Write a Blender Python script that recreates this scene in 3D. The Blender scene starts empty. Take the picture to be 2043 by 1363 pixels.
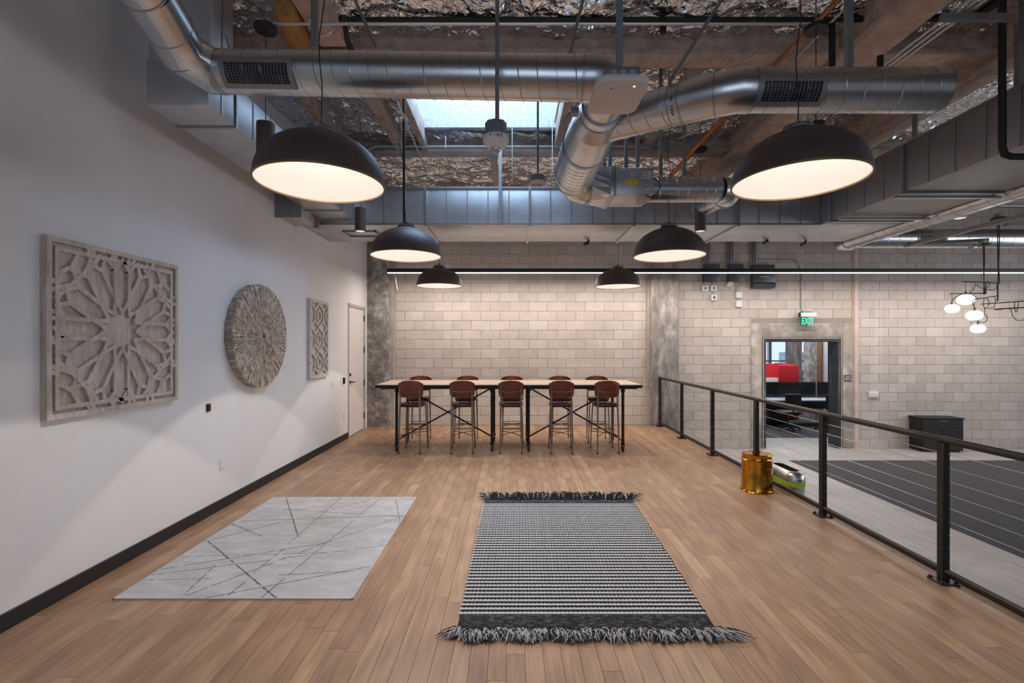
import bpy, bmesh, math, random
import numpy as np
from mathutils import Vector, Matrix
random.seed(7); np.random.seed(7)
S = bpy.context.scene; COL = S.collection
PI = math.pi; R = math.radians
# ---------------------------------------------------------------- camera
F = 950.0; CX = 1022.0; CY = 690.0; H = 1.70
cam = bpy.data.cameras.new('camera'); co = bpy.data.objects.new('camera', cam); COL.objects.link(co)
cam.sensor_width = 36.0; cam.lens = F / 2043 * 36; cam.shift_x = (1021.5 - CX) / 2043; cam.shift_y = (CY - 681.5) / 2043
cam.clip_start = 0.05; cam.clip_end = 300
co.location = (0, 0, H); co.rotation_euler = (R(90), 0, 0); S.camera = co
# ---------------------------------------------------------------- world, exposure, lights
S.view_settings.view_transform = 'Standard'; S.view_settings.look = 'None'
S.view_settings.gamma = 1.0; S.view_settings.use_curve_mapping = False
S.view_settings.exposure = 0.17
w = bpy.data.worlds.new('sky'); S.world = w; w.use_nodes = True
bgn = w.node_tree.nodes['Background']; bgn.inputs[0].default_value = (0.62, 0.75, 1.0, 1); bgn.inputs[1].default_value = 1.1
def area(name, loc, rot, sx, sy, power, col, shape='RECTANGLE', spread=180):
    l = bpy.data.lights.new(name, 'AREA'); l.shape = shape; l.size = sx; l.size_y = sy; l.energy = power; l.color = col
    l.spread = R(spread)
    o = bpy.data.objects.new(name, l); COL.objects.link(o); o.location = loc; o.rotation_euler = rot
    return o
WARM = (1.0, 0.80, 0.62); NEUT = (1.0, 0.87, 0.76); COOL = (0.45, 0.68, 1.0)
LAMPS = [(-1.173, 2.923, 2.69), (1.77, 2.95, 2.715), (-1.15, 5.16, 2.67), (1.70, 5.16, 2.67), (-1.21, 7.90, 2.69), (1.77, 7.98, 2.69)]
P_DOME = 76.0
for i, (x, y, z) in enumerate(LAMPS):     # LED spill on the white lining, and the reflector's beam
    for pw, ang, bl in ((P_DOME * .15, 174, .05), (P_DOME, 96, .07)):
        l = bpy.data.lights.new('dome_bulb_light', 'SPOT'); l.energy = pw; l.color = NEUT; l.spot_size = R(ang); l.spot_blend = bl; l.shadow_soft_size = .012
        o = bpy.data.objects.new('dome_bulb_light', l); COL.objects.link(o); o.location = (x, y, z + .268)
area('skylight_daylight', (-.33, 5.88, 5.80), (0, 0, 0), 2.0, 2.0, 110, COOL)
area('rear_fill_light', (0.6, -3.8, 2.6), (R(90), 0, 0), 5.5, 2.4, 24, (.70, .84, 1.0))  # unseen cool fill added behind the camera
area('hall_fill_light', (12.8, 4.0, 2.0), (0, R(90), 0), 2.4, 8.0, 150, (.95, .96, 1.0))  # fill added from the right to brighten the lower hall, source unseen
area('linear_lamp_light', (4.3, 9.30, 3.115), (0, 0, 0), 13.4, .05, 205, (1.0, .88, .79))
area('office_fill_light', (8.0, 14.5, 2.9), (0, 0, 0), 4.0, 3.0, 170, (.9, .95, 1.0))  # added fill that lifts the far office, no fitting modelled
# ---------------------------------------------------------------- materials
def new_mat(name):
    m = bpy.data.materials.new(name); m.use_nodes = True
    nt = m.node_tree; return m, nt, nt.nodes['Principled BSDF']
def N(nt, t, **kw):
    n = nt.nodes.new(t)
    for k, v in kw.items():
        if k.startswith('i_'):
            kk = k[2:]; n.inputs[int(kk) if kk.isdigit() else kk].default_value = v
        else: setattr(n, k, v)
    return n
def c4(c): return (c[0], c[1], c[2], 1)
def plain(name, col, rough=.5, metal=0.0, var=0.0, vs=8.0, bump=0.0, bs=60.0, emit=None, es=0.0, stretch=None, coat=0):
    m, nt, p = new_mat(name); L = nt.links.new
    p.inputs['Roughness'].default_value = rough; p.inputs['Metallic'].default_value = metal
    p.inputs['Base Color'].default_value = c4(col)
    if coat: p.inputs['Coat Weight'].default_value = coat
    if emit: p.inputs['Emission Color'].default_value = c4(emit); p.inputs['Emission Strength'].default_value = es
    tc = N(nt, 'ShaderNodeTexCoord'); src = tc.outputs['Object']
    if stretch:
        mp = N(nt, 'ShaderNodeMapping'); mp.inputs['Scale'].default_value = stretch; L(src, mp.inputs[0]); src = mp.outputs[0]
    if var:
        n = N(nt, 'ShaderNodeTexNoise'); n.inputs['Scale'].default_value = vs; n.inputs['Detail'].default_value = 5; L(src, n.inputs['Vector'])
        r = N(nt, 'ShaderNodeMapRange'); r.inputs[1].default_value = .3; r.inputs[2].default_value = .7
        r.inputs[3].default_value = 1 - var; r.inputs[4].default_value = 1 + var; L(n.outputs['Fac'], r.inputs[0])
        mx = N(nt, 'ShaderNodeVectorMath', operation='SCALE'); mx.inputs[0].default_value = col[:3]; L(r.outputs[0], mx.inputs['Scale'])
        L(mx.outputs[0], p.inputs['Base Color'])
    if bump:
        n2 = N(nt, 'ShaderNodeTexNoise'); n2.inputs['Scale'].default_value = bs; n2.inputs['Detail'].default_value = 4; L(src, n2.inputs['Vector'])
        b = N(nt, 'ShaderNodeBump'); b.inputs['Strength'].default_value = bump; b.inputs['Distance'].default_value = .01
        L(n2.outputs['Fac'], b.inputs['Height']); L(b.outputs[0], p.inputs['Normal'])
    return m
def ramp(nt, stops):
    r = N(nt, 'ShaderNodeValToRGB'); e = r.color_ramp.elements
    while len(e) < len(stops): e.new(.5)
    for k, (p, c) in enumerate(stops): e[k].position = p; e[k].color = c4(c)
    return r
def font_mesh(cu, nm):
    tmp = bpy.data.objects.new(nm, cu); COL.objects.link(tmp); dg = bpy.context.evaluated_depsgraph_get(); dg.update()
    me = bpy.data.meshes.new_from_object(tmp.evaluated_get(dg)); COL.objects.unlink(tmp); bpy.data.objects.remove(tmp); me.name = nm
    return me
M = {}
M['paint'] = plain('white_wall_paint', (.71, .71, .72), .75, var=.015, vs=2, bump=.03, bs=250)
M['dark_base'] = plain('black_rubber_base', (.012, .012, .014), .5)
M['galv'] = plain('galvanised_steel', (.60, .61, .62), .30, 1.0, var=.10, vs=3, bump=.03, bs=30)
M['galv_rect'] = plain('galvanised_sheet', (.54, .55, .565), .42, .88, var=.10, vs=4, bump=.03, bs=20)
M['galv_seam'] = plain('galvanised_seam', (.42, .43, .44), .35, 1.0)
M['strut'] = plain('grey_strut_steel', (.27, .27, .27), .5, .7, var=.1)
M['conduit'] = plain('conduit_steel', (.55, .55, .54), .4, .9)
M['black_pipe'] = plain('black_iron_pipe', (.014, .013, .012), .5, .2)
M['copper'] = plain('copper_pipe', (.45, .17, .07), .45, .6, var=.25, vs=6)
M['lamp_black'] = plain('matt_black_lamp_metal', (.078, .053, .046), .5, .0, bump=.05, bs=400)
M['lamp_rim'] = plain('brass_rim', (.22, .14, .07), .4, .6)
M['lamp_in'] = plain('white_enamel_inside', (.50, .49, .475), .7)
M['lamp_glow'] = plain('glowing_led_disc', (.9, .9, .9), .5, emit=(1, .9, .8), es=4)
M['led_strip'] = plain('glowing_led_strip', (.9, .9, .9), .5, emit=(1, .90, .82), es=5)
M['globe'] = plain('opal_glass_glowing', (.95, .93, .9), .3, emit=(1, .93, .85), es=3.2)
M['rail'] = plain('dark_bronze_metal', (.045, .043, .040), .42, .6, var=.1)
M['cable'] = plain('stainless_cable', (.40, .40, .40), .3, .9)
M['gold'] = plain('polished_brass_gold', (.62, .28, .03), .13, 1.0)
M['stainless'] = plain('brushed_stainless', (.55, .55, .55), .33, 1.0, var=.05, stretch=(1, 1, 12))
M['lime'] = plain('lime_plastic', (.36, .55, .02), .4)
M['black'] = plain('black_plastic', (.010, .010, .011), .45)
M['black_wood'] = plain('black_cabinet_laminate', (.010, .010, .011), .5, var=.2, stretch=(1, 1, 8))
M['white_plastic'] = plain('white_plastic', (.74, .74, .73), .4)
M['grey_plastic'] = plain('grey_plastic', (.30, .31, .32), .5)
M['box_steel'] = plain('grey_painted_steel_box', (.115, .125, .135), .4, .5)
M['red'] = plain('red_plastic', (.45, .03, .02), .4)
M['red_fabric'] = plain('red_fabric', (.50, .008, .018), .85, bump=.1, bs=200)
M['white_fabric'] = plain('pale_grey_fabric', (.50, .49, .47), .85)
M['fireproof'] = plain('sprayed_fireproofing', (.54, .40, .315), .95, var=.22, vs=9, bump=.9, bs=28)
M['fireproof_grey'] = plain('grey_sprayed_fireproofing', (.40, .32, .27), .95, var=.2, vs=6, bump=.7, bs=22)
M['fireproof_white'] = plain('pale_sprayed_fireproofing', (.52, .53, .54), .95, var=.16, vs=20, bump=1.0, bs=25)
M['glulam'] = plain('orange_timber', (.42, .20, .06), .65, var=.25, vs=3, stretch=(6, 1, 6))
M['deck'] = plain('dark_ceiling_deck', (.10, .085, .075), .9, var=.2)
M['leather'] = plain('oxblood_leather', (.165, .036, .014), .36, var=.22, vs=7, bump=.05, bs=150)
M['leather_seat'] = plain('dark_oxblood_seat', (.10, .028, .024), .24, var=.2, vs=7)
M['stool_metal'] = plain('gunmetal_tube', (.23, .20, .17), .34, .9)
M['iron'] = plain('black_iron', (.016, .013, .012), .45, .5)
M['door'] = plain('painted_door', (.69, .655, .64), .55)
M['door_frame'] = plain('grey_door_frame', (.42, .41, .40), .5)
M['grout'] = plain('grout_mortar', (.33, .295, .262), .95, var=.12, vs=20, bump=.2)
M['strip'] = plain('plaster_strip', (.42, .38, .34), .9, var=.12, vs=5, bump=.2)
M['orange_strip'] = plain('tan_grout_strip', (.50, .34, .25), .9, var=.15, vs=4, bump=.2)
M['white_strip'] = plain('chalky_white_plaster', (.62, .57, .54), .9, var=.12, vs=4, bump=.2)
M['jamb'] = plain('dark_primed_steel', (.065, .068, .072), .5, .5, var=.25, vs=3)
M['carpet'] = plain('charcoal_carpet_tile', (.070, .072, .080), .97, var=.30, vs=40, bump=.5, bs=220, stretch=(1, 3, 1))
M['glass_tint'] = plain('smoked_glass', (.02, .022, .025), .1)
M['desk'] = plain('white_desktop', (.55, .58, .62), .3)
M['sticker_yellow'] = plain('yellow_label', (.75, .60, .02), .5)
M['sticker_white'] = plain('white_label', (.60, .62, .64), .5)
M['sticker_blue'] = plain('blue_label', (.30, .42, .55), .5)
M['ap'] = plain('access_point_plastic', (.66, .60, .56), .45)
M['text_black'] = plain('black_ink', (.01, .01, .01), .6)
M['text_red'] = plain('red_ink', (.5, .02, .02), .6)
M['text_white'] = plain('white_ink', (.75, .75, .75), .6)
M['exit_green'] = plain('lit_green_letters', (.02, .5, .3), .5, emit=(.01, .80, .42), es=1.0)
M['rug_grey_edge'] = plain('pale_rug_binding', (.50, .49, .48), .9)
M['rug_line'] = plain('charcoal_rug_pile', (.13, .13, .14), .95, var=.45, vs=45)
M['yarn_white'] = plain('chunky_cream_wool', (.62, .62, .635), .95, var=.12, vs=120, bump=.5, bs=300)
M['yarn_dark'] = plain('navy_black_wool', (.018, .020, .026), .95, var=.35, vs=60)
M['foliage'] = plain('distant_tree_green', (.08, .13, .08), .9)
M['city'] = plain('distant_pale_building', (.42, .46, .50), .9, var=.2, vs=1)
M['window_alu'] = plain('window_aluminium', (.42, .46, .50), .4, .5)
M['brick_orange'] = plain('orange_block', (.42, .23, .14), .9, var=.15)
M['yarn_flecks'] = None
def glass(name, col, rough=0.0):
    m, nt, p = new_mat(name); p.inputs['Base Color'].default_value = c4(col); p.inputs['Transmission Weight'].default_value = 1
    p.inputs['Roughness'].default_value = rough; p.inputs['IOR'].default_value = 1.45; return m
M['glass'] = glass('clear_glass', (.85, .95, .92))
def wood_floor():
    m, nt, p = new_mat('oak_floor_plank'); L = nt.links.new
    at = N(nt, 'ShaderNodeAttribute', attribute_name='tone'); geo = N(nt, 'ShaderNodeNewGeometry')
    off = N(nt, 'ShaderNodeVectorMath', operation='MULTIPLY_ADD'); L(at.outputs['Color'], off.inputs[0]); off.inputs[1].default_value = (17, 31, 7); L(geo.outputs['Position'], off.inputs[2])
    mp = N(nt, 'ShaderNodeMapping'); mp.inputs['Scale'].default_value = (26, 1.5, 1); L(off.outputs[0], mp.inputs[0])
    n1 = N(nt, 'ShaderNodeTexNoise', i_Scale=1.0, i_Detail=7.0, i_Distortion=1.6); L(mp.outputs[0], n1.inputs['Vector'])
    mp2 = N(nt, 'ShaderNodeMapping'); mp2.inputs['Scale'].default_value = (9, .7, 1); L(off.outputs[0], mp2.inputs[0])
    n2 = N(nt, 'ShaderNodeTexWave', wave_type='RINGS', rings_direction='X', i_Scale=.9, i_Distortion=9.0, i_Detail=3.0); n2.inputs['Detail Scale'].default_value = .6; L(mp2.outputs[0], n2.inputs['Vector'])
    sep = N(nt, 'ShaderNodeSeparateColor'); L(at.outputs['Color'], sep.inputs[0])
    rp = ramp(nt, [(0, (.300, .172, .100)), (.22, (.345, .205, .120)), (.45, (.325, .192, .119)), (.75, (.365, .228, .135)), (1, (.415, .270, .163))]); L(sep.outputs[0], rp.inputs[0])
    g1 = N(nt, 'ShaderNodeMapRange'); g1.inputs[1].default_value = .25; g1.inputs[2].default_value = .75; g1.inputs[3].default_value = .74; g1.inputs[4].default_value = 1.20; L(n1.outputs['Fac'], g1.inputs[0])
    g2 = N(nt, 'ShaderNodeMapRange'); g2.inputs[3].default_value = .88; g2.inputs[4].default_value = 1.05; L(n2.outputs['Fac'], g2.inputs[0])
    mu = N(nt, 'ShaderNodeMath', operation='MULTIPLY'); L(g1.outputs[0], mu.inputs[0]); L(g2.outputs[0], mu.inputs[1])
    sc = N(nt, 'ShaderNodeVectorMath', operation='SCALE'); L(rp.outputs[0], sc.inputs[0]); L(mu.outputs[0], sc.inputs['Scale'])
    L(sc.outputs[0], p.inputs['Base Color']); p.inputs['Roughness'].default_value = .42
    b = N(nt, 'ShaderNodeBump', i_Strength=.08); b.inputs['Distance'].default_value = .002; L(n1.outputs['Fac'], b.inputs['Height']); L(b.outputs[0], p.inputs['Normal'])
    return m
M['plank'] = wood_floor()
def block_mat():
    m, nt, p = new_mat('concrete_block'); L = nt.links.new
    oi = N(nt, 'ShaderNodeObjectInfo'); geo = N(nt, 'ShaderNodeNewGeometry')
    ad = N(nt, 'ShaderNodeMath', operation='ADD'); L(oi.outputs['Random'], ad.inputs[0]); L(geo.outputs['Random Per Island'], ad.inputs[1])
    fr = N(nt, 'ShaderNodeMath', operation='FRACT'); L(ad.outputs[0], fr.inputs[0])
    rp = ramp(nt, [(0, (.50, .45, .41)), (.3, (.53, .48, .437)), (.65, (.555, .505, .465)), (1, (.60, .55, .51))]); L(fr.outputs[0], rp.inputs[0])
    n = N(nt, 'ShaderNodeTexNoise', i_Scale=3.0, i_Detail=8.0, i_Roughness=.65); L(geo.outputs['Position'], n.inputs['Vector'])
    r = N(nt, 'ShaderNodeMapRange'); r.inputs[1].default_value = .3; r.inputs[2].default_value = .7; r.inputs[3].default_value = .90; r.inputs[4].default_value = 1.08; L(n.outputs['Fac'], r.inputs[0])
    n3 = N(nt, 'ShaderNodeTexNoise', i_Scale=90.0, i_Detail=2.0); L(geo.outputs['Position'], n3.inputs['Vector'])
    r3 = N(nt, 'ShaderNodeMapRange'); r3.inputs[1].default_value = .3; r3.inputs[2].default_value = .7; r3.inputs[3].default_value = .9; r3.inputs[4].default_value = 1.1; L(n3.outputs['Fac'], r3.inputs[0])
    mu = N(nt, 'ShaderNodeMath', operation='MULTIPLY'); L(r.outputs[0], mu.inputs[0]); L(r3.outputs[0], mu.inputs[1])
    sc = N(nt, 'ShaderNodeVectorMath', operation='SCALE'); L(rp.outputs[0], sc.inputs[0]); L(mu.outputs[0], sc.inputs['Scale'])
    # chalky splashes
    n4 = N(nt, 'ShaderNodeTexNoise', i_Scale=2.2, i_Detail=9.0, i_Roughness=.72, i_Distortion=1.0); L(geo.outputs['Position'], n4.inputs['Vector'])
    r4 = N(nt, 'ShaderNodeMapRange'); r4.inputs[1].default_value = .66; r4.inputs[2].default_value = .74; r4.inputs[4].default_value = .5; L(n4.outputs['Fac'], r4.inputs[0])
    # white drips in two vertical bands
    sx = N(nt, 'ShaderNodeSeparateXYZ'); L(geo.outputs['Position'], sx.inputs[0])
    tot = None
    for (xc, hw, st) in ((2.66, .16, .55), (7.95, .42, .45), (10.95, .35, .35), (5.0, .2, .25)):
        s = N(nt, 'ShaderNodeMath', operation='SUBTRACT'); L(sx.outputs[0], s.inputs[0]); s.inputs[1].default_value = xc
        a = N(nt, 'ShaderNodeMath', operation='ABSOLUTE'); L(s.outputs[0], a.inputs[0])
        q = N(nt, 'ShaderNodeMapRange'); q.inputs[1].default_value = hw; q.inputs[2].default_value = 0; q.inputs[3].default_value = 0; q.inputs[4].default_value = st; L(a.outputs[0], q.inputs[0])
        if tot is None: tot = q.outputs[0]
        else:
            t = N(nt, 'ShaderNodeMath', operation='ADD'); L(tot, t.inputs[0]); L(q.outputs[0], t.inputs[1]); tot = t.outputs[0]
    mpv = N(nt, 'ShaderNodeMapping'); mpv.inputs['Scale'].default_value = (22, 1, .5); L(geo.outputs['Position'], mpv.inputs[0])
    nv = N(nt, 'ShaderNodeTexNoise', i_Scale=1.0, i_Detail=3.0); L(mpv.outputs[0], nv.inputs['Vector'])
    rv = N(nt, 'ShaderNodeMapRange'); rv.inputs[1].default_value = .4; rv.inputs[2].default_value = .65; L(nv.outputs['Fac'], rv.inputs[0])
    mv = N(nt, 'ShaderNodeMath', operation='MULTIPLY'); L(tot, mv.inputs[0]); L(rv.outputs[0], mv.inputs[1])
    am = N(nt, 'ShaderNodeMath', operation='ADD', use_clamp=True); L(mv.outputs[0], am.inputs[0]); L(r4.outputs[0], am.inputs[1])
    mx = N(nt, 'ShaderNodeMix', data_type='RGBA'); L(am.outputs[0], mx.inputs[0]); L(sc.outputs[0], mx.inputs[6]); mx.inputs[7].default_value = (.70, .66, .63, 1)
    L(mx.outputs[2], p.inputs['Base Color']); p.inputs['Roughness'].default_value = .93
    b = N(nt, 'ShaderNodeBump', i_Strength=.35); b.inputs['Distance'].default_value = .006; L(n3.outputs['Fac'], b.inputs['Height']); L(b.outputs[0], p.inputs['Normal'])
    return m
M['block'] = block_mat()
def mottled(name, c0, c1, c2, scale=4.0, stretch=(1, 1, 1), bump=.4):
    m, nt, p = new_mat(name); L = nt.links.new
    tc = N(nt, 'ShaderNodeNewGeometry'); mp = N(nt, 'ShaderNodeMapping'); mp.inputs['Scale'].default_value = stretch; L(tc.outputs['Position'], mp.inputs[0])
    n = N(nt, 'ShaderNodeTexNoise', i_Scale=scale, i_Detail=10.0, i_Roughness=.72, i_Distortion=.15); L(mp.outputs[0], n.inputs['Vector'])
    rp = ramp(nt, [(.32, c0), (.5, c1), (.66, c2)]); L(n.outputs['Fac'], rp.inputs[0]); L(rp.outputs[0], p.inputs['Base Color'])
    b = N(nt, 'ShaderNodeBump', i_Strength=bump); b.inputs['Distance'].default_value = .01; L(n.outputs['Fac'], b.inputs['Height']); L(b.outputs[0], p.inputs['Normal'])
    p.inputs['Roughness'].default_value = .9; return m
M['column_l'] = mottled('mottled_concrete', (.13, .115, .10), (.27, .25, .23), (.55, .53, .51), 6.5)
M['column_r'] = mottled('streaked_concrete', (.15, .135, .125), (.30, .28, .265), (.55, .53, .50), 3.0, (2.2, 1, .7))
M['surround'] = mottled('patched_concrete', (.24, .215, .185), (.36, .33, .295), (.58, .56, .53), 2.0)
M['concrete_floor'] = mottled('polished_concrete_floor', (.33, .325, .325), (.39, .385, .38), (.47, .46, .45), 1.6, bump=.02)
M['concrete_floor'].node_tree.nodes['Principled BSDF'].inputs['Roughness'].default_value = .55
M['pale_wood'] = mottled('whitewashed_wood', (.36, .295, .25), (.52, .445, .39), (.64, .575, .525), 5.0, (5, 5, 1.0), .1)
M['pale_wood2'] = mottled('grey_whitewashed_wood', (.46, .42, .39), (.54, .50, .47), (.62, .585, .56), 5.0, (5, 5, 1.0), .1)
M['sticks'] = mottled('weathered_teak_sticks', (.26, .185, .13), (.48, .385, .31), (.72, .66, .60), 14.0, (1, 1, 1), .3)
M['table_wood'] = mottled('bleached_pine_board', (.34, .25, .18), (.45, .345, .26), (.54, .43, .34), 2.5, (.7, 9, 1), .1)
M['rug_grey'] = mottled('silver_grey_pile', (.37, .375, .39), (.45, .455, .47), (.54, .545, .56), 3.5, (1, 2.2, 1), .2)
M['rug_band'] = mottled('flecked_black_weave', (.012, .014, .018), (.022, .025, .032), (.28, .29, .31), 9, (2.2, 14, 1), .4)
M['rug_band'].node_tree.nodes['Color Ramp'].color_ramp.elements[1].position = .50
def foil_mat():
    m, nt, p = new_mat('crumpled_foil_facing'); L = nt.links.new
    tc = N(nt, 'ShaderNodeNewGeometry')
    n = N(nt, 'ShaderNodeTexNoise', i_Scale=3.2, i_Detail=3.0, i_Roughness=.5, i_Distortion=2.0); L(tc.outputs['Position'], n.inputs['Vector'])
    v = N(nt, 'ShaderNodeTexVoronoi', feature='DISTANCE_TO_EDGE', i_Scale=11.0); L(tc.outputs['Position'], v.inputs['Vector'])
    s1 = N(nt, 'ShaderNodeMath', operation='SUBTRACT'); L(n.outputs['Fac'], s1.inputs[0]); s1.inputs[1].default_value = .5
    s2 = N(nt, 'ShaderNodeMath', operation='ABSOLUTE'); L(s1.outputs[0], s2.inputs[0])
    ad = N(nt, 'ShaderNodeMath', operation='MULTIPLY_ADD'); L(s2.outputs[0], ad.inputs[0]); ad.inputs[1].default_value = -2.2; L(v.outputs['Distance'], ad.inputs[2])
    b = N(nt, 'ShaderNodeBump', i_Strength=.35); b.inputs['Distance'].default_value = .05; L(ad.outputs[0], b.inputs['Height']); L(b.outputs[0], p.inputs['Normal'])
    p.inputs['Base Color'].default_value = (.80, .82, .86, 1); p.inputs['Metallic'].default_value = 1; p.inputs['Roughness'].default_value = .15
    return m
M['foil'] = foil_mat()
# ---------------------------------------------------------------- mesh builder
def wloc(o):
    v = Vector((0, 0, 0))
    while o is not None: v += o.location; o = o.parent
    return v
class MB:
    def __init__(s): s.v = []; s.f = []
    def add(s, vs, fs):
        n = len(s.v); s.v.extend([tuple(p) for p in vs]); s.f.extend([tuple(i + n for i in f) for f in fs]); return s
    def box(s, lo, hi):
        x0, y0, z0 = lo; x1, y1, z1 = hi
        return s.add([(x0, y0, z0), (x1, y0, z0), (x1, y1, z0), (x0, y1, z0), (x0, y0, z1), (x1, y0, z1), (x1, y1, z1), (x0, y1, z1)],
                     [(0, 3, 2, 1), (4, 5, 6, 7), (0, 1, 5, 4), (1, 2, 6, 5), (2, 3, 7, 6), (3, 0, 4, 7)])
    def cbox(s, lo, hi, c=.003, ax=1):
        """box whose front rim (towards -ax) is chamfered"""
        lo = list(lo); hi = list(hi); x0, y0, z0 = lo; x1, y1, z1 = hi
        if ax == 1:
            v = [(x0, y1, z0), (x1, y1, z0), (x1, y1, z1), (x0, y1, z1), (x0, y0 + c, z0), (x1, y0 + c, z0), (x1, y0 + c, z1), (x0, y0 + c, z1),
                 (x0 + c, y0, z0 + c), (x1 - c, y0, z0 + c), (x1 - c, y0, z1 - c), (x0 + c, y0, z1 - c)]
        else:
            v = [(x0, y0, z0), (x1, y0, z0), (x1, y1, z0), (x0, y1, z0), (x0, y0, z1 - c), (x1, y0, z1 - c), (x1, y1, z1 - c), (x0, y1, z1 - c),
                 (x0 + c, y0 + c, z1), (x1 - c, y0 + c, z1), (x1 - c, y1 - c, z1), (x0 + c, y1 - c, z1)]
        f = []
        for a, b in ((0, 4), (4, 8)):
            for k in range(4):
                k2 = (k + 1) % 4; q = (a + k, a + k2, b + k2, b + k); f.append(q if ax != 1 else q)
        f.append((8, 9, 10, 11)); f.append((3, 2, 1, 0))
        return s.add(v, f)
    def obox(s, p0, p1, w, h, up=(0, 0, 1)):
        """bar from p0 to p1, w across, h along up"""
        p0 = Vector(p0); p1 = Vector(p1); d = (p1 - p0).normalized(); up = Vector(up)
        a = d.cross(up)
        if a.length < 1e-4: a = d.cross(Vector((1, 0, 0)))
        a.normalize(); b = a.cross(d).normalized(); vs = []
        for p in (p0, p1):
            for sa, sb in ((-1, -1), (1, -1), (1, 1), (-1, 1)): vs.append(p + a * sa * w / 2 + b * sb * h / 2)
        return s.add(vs, [(0, 3, 2, 1), (4, 5, 6, 7), (0, 1, 5, 4), (1, 2, 6, 5), (2, 3, 7, 6), (3, 0, 4, 7)])
    def sweep(s, pts, r, n=12, cap=True, closed=False):
        pts = [Vector(p) for p in pts]; m = len(pts); rs = r if isinstance(r, (list, tuple)) else [r] * m
        tang = []
        for i in range(m):
            a = pts[i] - pts[i - 1] if i > 0 else None; b = pts[i + 1] - pts[i] if i < m - 1 else None
            t = (a.normalized() + b.normalized()) if (a is not None and b is not None) else (a if b is None else b)
            tang.append(t.normalized())
        t0 = tang[0]; ref = Vector((0, 0, 1)) if abs(t0.z) < .9 else Vector((1, 0, 0))
        u = t0.cross(ref).normalized(); vs = []
        for i in range(m):
            u = (u - tang[i] * u.dot(tang[i])).normalized(); v = tang[i].cross(u)
            k = 1.0
            if 0 < i < m - 1:
                c = (pts[i] - pts[i - 1]).normalized().dot(tang[i]); k = 1 / max(c, .6)
                bend = ((pts[i + 1] - pts[i]).normalized() - (pts[i] - pts[i - 1]).normalized())
                bd = bend.normalized() if bend.length > 1e-5 else None
            else: bd = None
            for j in range(n):
                a = 2 * PI * j / n; o = u * math.cos(a) * rs[i] + v * math.sin(a) * rs[i]
                if bd is not None: o += bd * o.dot(bd) * (k - 1)
                vs.append(pts[i] + o)
        fs = []
        for i in range(m - 1):
            for j in range(n):
                a = i * n + j; b = i * n + (j + 1) % n; fs.append((a, b, b + n, a + n))
        if cap: fs.append(tuple(range(n))[::-1]); fs.append(tuple((m - 1) * n + j for j in range(n)))
        return s.add(vs, fs)
    def cyl(s, p0, p1, r0, r1=None, n=16, cap=True): return s.sweep([p0, p1], [r0, r0 if r1 is None else r1], n, cap)
    def lathe(s, prof, n=32, c=(0, 0, 0), axis='z', cap=False):
        vs = []; fs = []; m = len(prof)
        for r, z in prof:
            for j in range(n):
                a = 2 * PI * j / n; x, y = r * math.cos(a), r * math.sin(a)
                p = (x, y, z) if axis == 'z' else ((z, x, y) if axis == 'x' else (y, z, x))
                vs.append((c[0] + p[0], c[1] + p[1], c[2] + p[2]))
        for i in range(m - 1):
            for j in range(n):
                a = i * n + j; b = i * n + (j + 1) % n; fs.append((a, b, b + n, a + n))
        if cap: fs.append(tuple(range(n))[::-1]); fs.append(tuple((m - 1) * n + j for j in range(n)))
        return s.add(vs, fs)
    def ball(s, c, rx, ry=None, rz=None, n=20, m=12):
        ry = ry or rx; rz = rz or rx; vs = []; fs = []
        for i in range(m + 1):
            t = PI * i / m
            for j in range(n):
                a = 2 * PI * j / n; vs.append((c[0] + rx * math.sin(t) * math.cos(a), c[1] + ry * math.sin(t) * math.sin(a), c[2] + rz * math.cos(t)))
        for i in range(m):
            for j in range(n):
                a = i * n + j; b = i * n + (j + 1) % n; fs.append((a, a + n, b + n, b))
        return s.add(vs, fs)
    def prism(s, poly, d, origin, u, v, w):
        """poly in (u,v), extruded d along w"""
        o = Vector(origin); u = Vector(u); v = Vector(v); w = Vector(w); n = len(poly)
        vs = [o + u * a + v * b for a, b in poly] + [o + u * a + v * b + w * d for a, b in poly]
        fs = [tuple(range(n))[::-1], tuple(range(n, 2 * n))] + [(i, (i + 1) % n, (i + 1) % n + n, i + n) for i in range(n)]
        return s.add(vs, fs)
    def mesh(s, name, off=(0, 0, 0), smooth=True, bevel=0):
        me = bpy.data.meshes.new(name)
        me.from_pydata([(a - off[0], b - off[1], c - off[2]) for a, b, c in s.v], [], s.f)
        bm = bmesh.new(); bm.from_mesh(me)
        bmesh.ops.remove_doubles(bm, verts=bm.verts, dist=1e-6)
        bmesh.ops.recalc_face_normals(bm, faces=bm.faces)
        if bevel:
            es = [e for e in bm.edges if len(e.link_faces) == 2 and e.calc_face_angle(0) > .6]
            bmesh.ops.bevel(bm, geom=es, offset=bevel, segments=1 if bevel < .004 else 2, affect='EDGES', profile=.5, clamp_overlap=True)
        bm.to_mesh(me); bm.free(); me.update()
        if smooth and me.polygons:
            me.polygons.foreach_set('use_smooth', [True] * len(me.polygons)); me.set_sharp_from_angle(angle=R(38))
        return me
    def build(s, name, mat, parent=None, smooth=True, bevel=0):
        off = wloc(parent) if parent is not None else (0, 0, 0)
        me = s.mesh(name, off, smooth, bevel); o = bpy.data.objects.new(name, me); COL.objects.link(o)
        me.materials.append(M[mat] if isinstance(mat, str) else mat)
        if parent is not None: o.parent = parent
        return o
def tag(o, label=None, cat=None, group=None, kind=None):
    if label: o['label'] = label
    if cat: o['category'] = cat
    if group: o['group'] = group
    if kind: o['kind'] = kind
    return o
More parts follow.
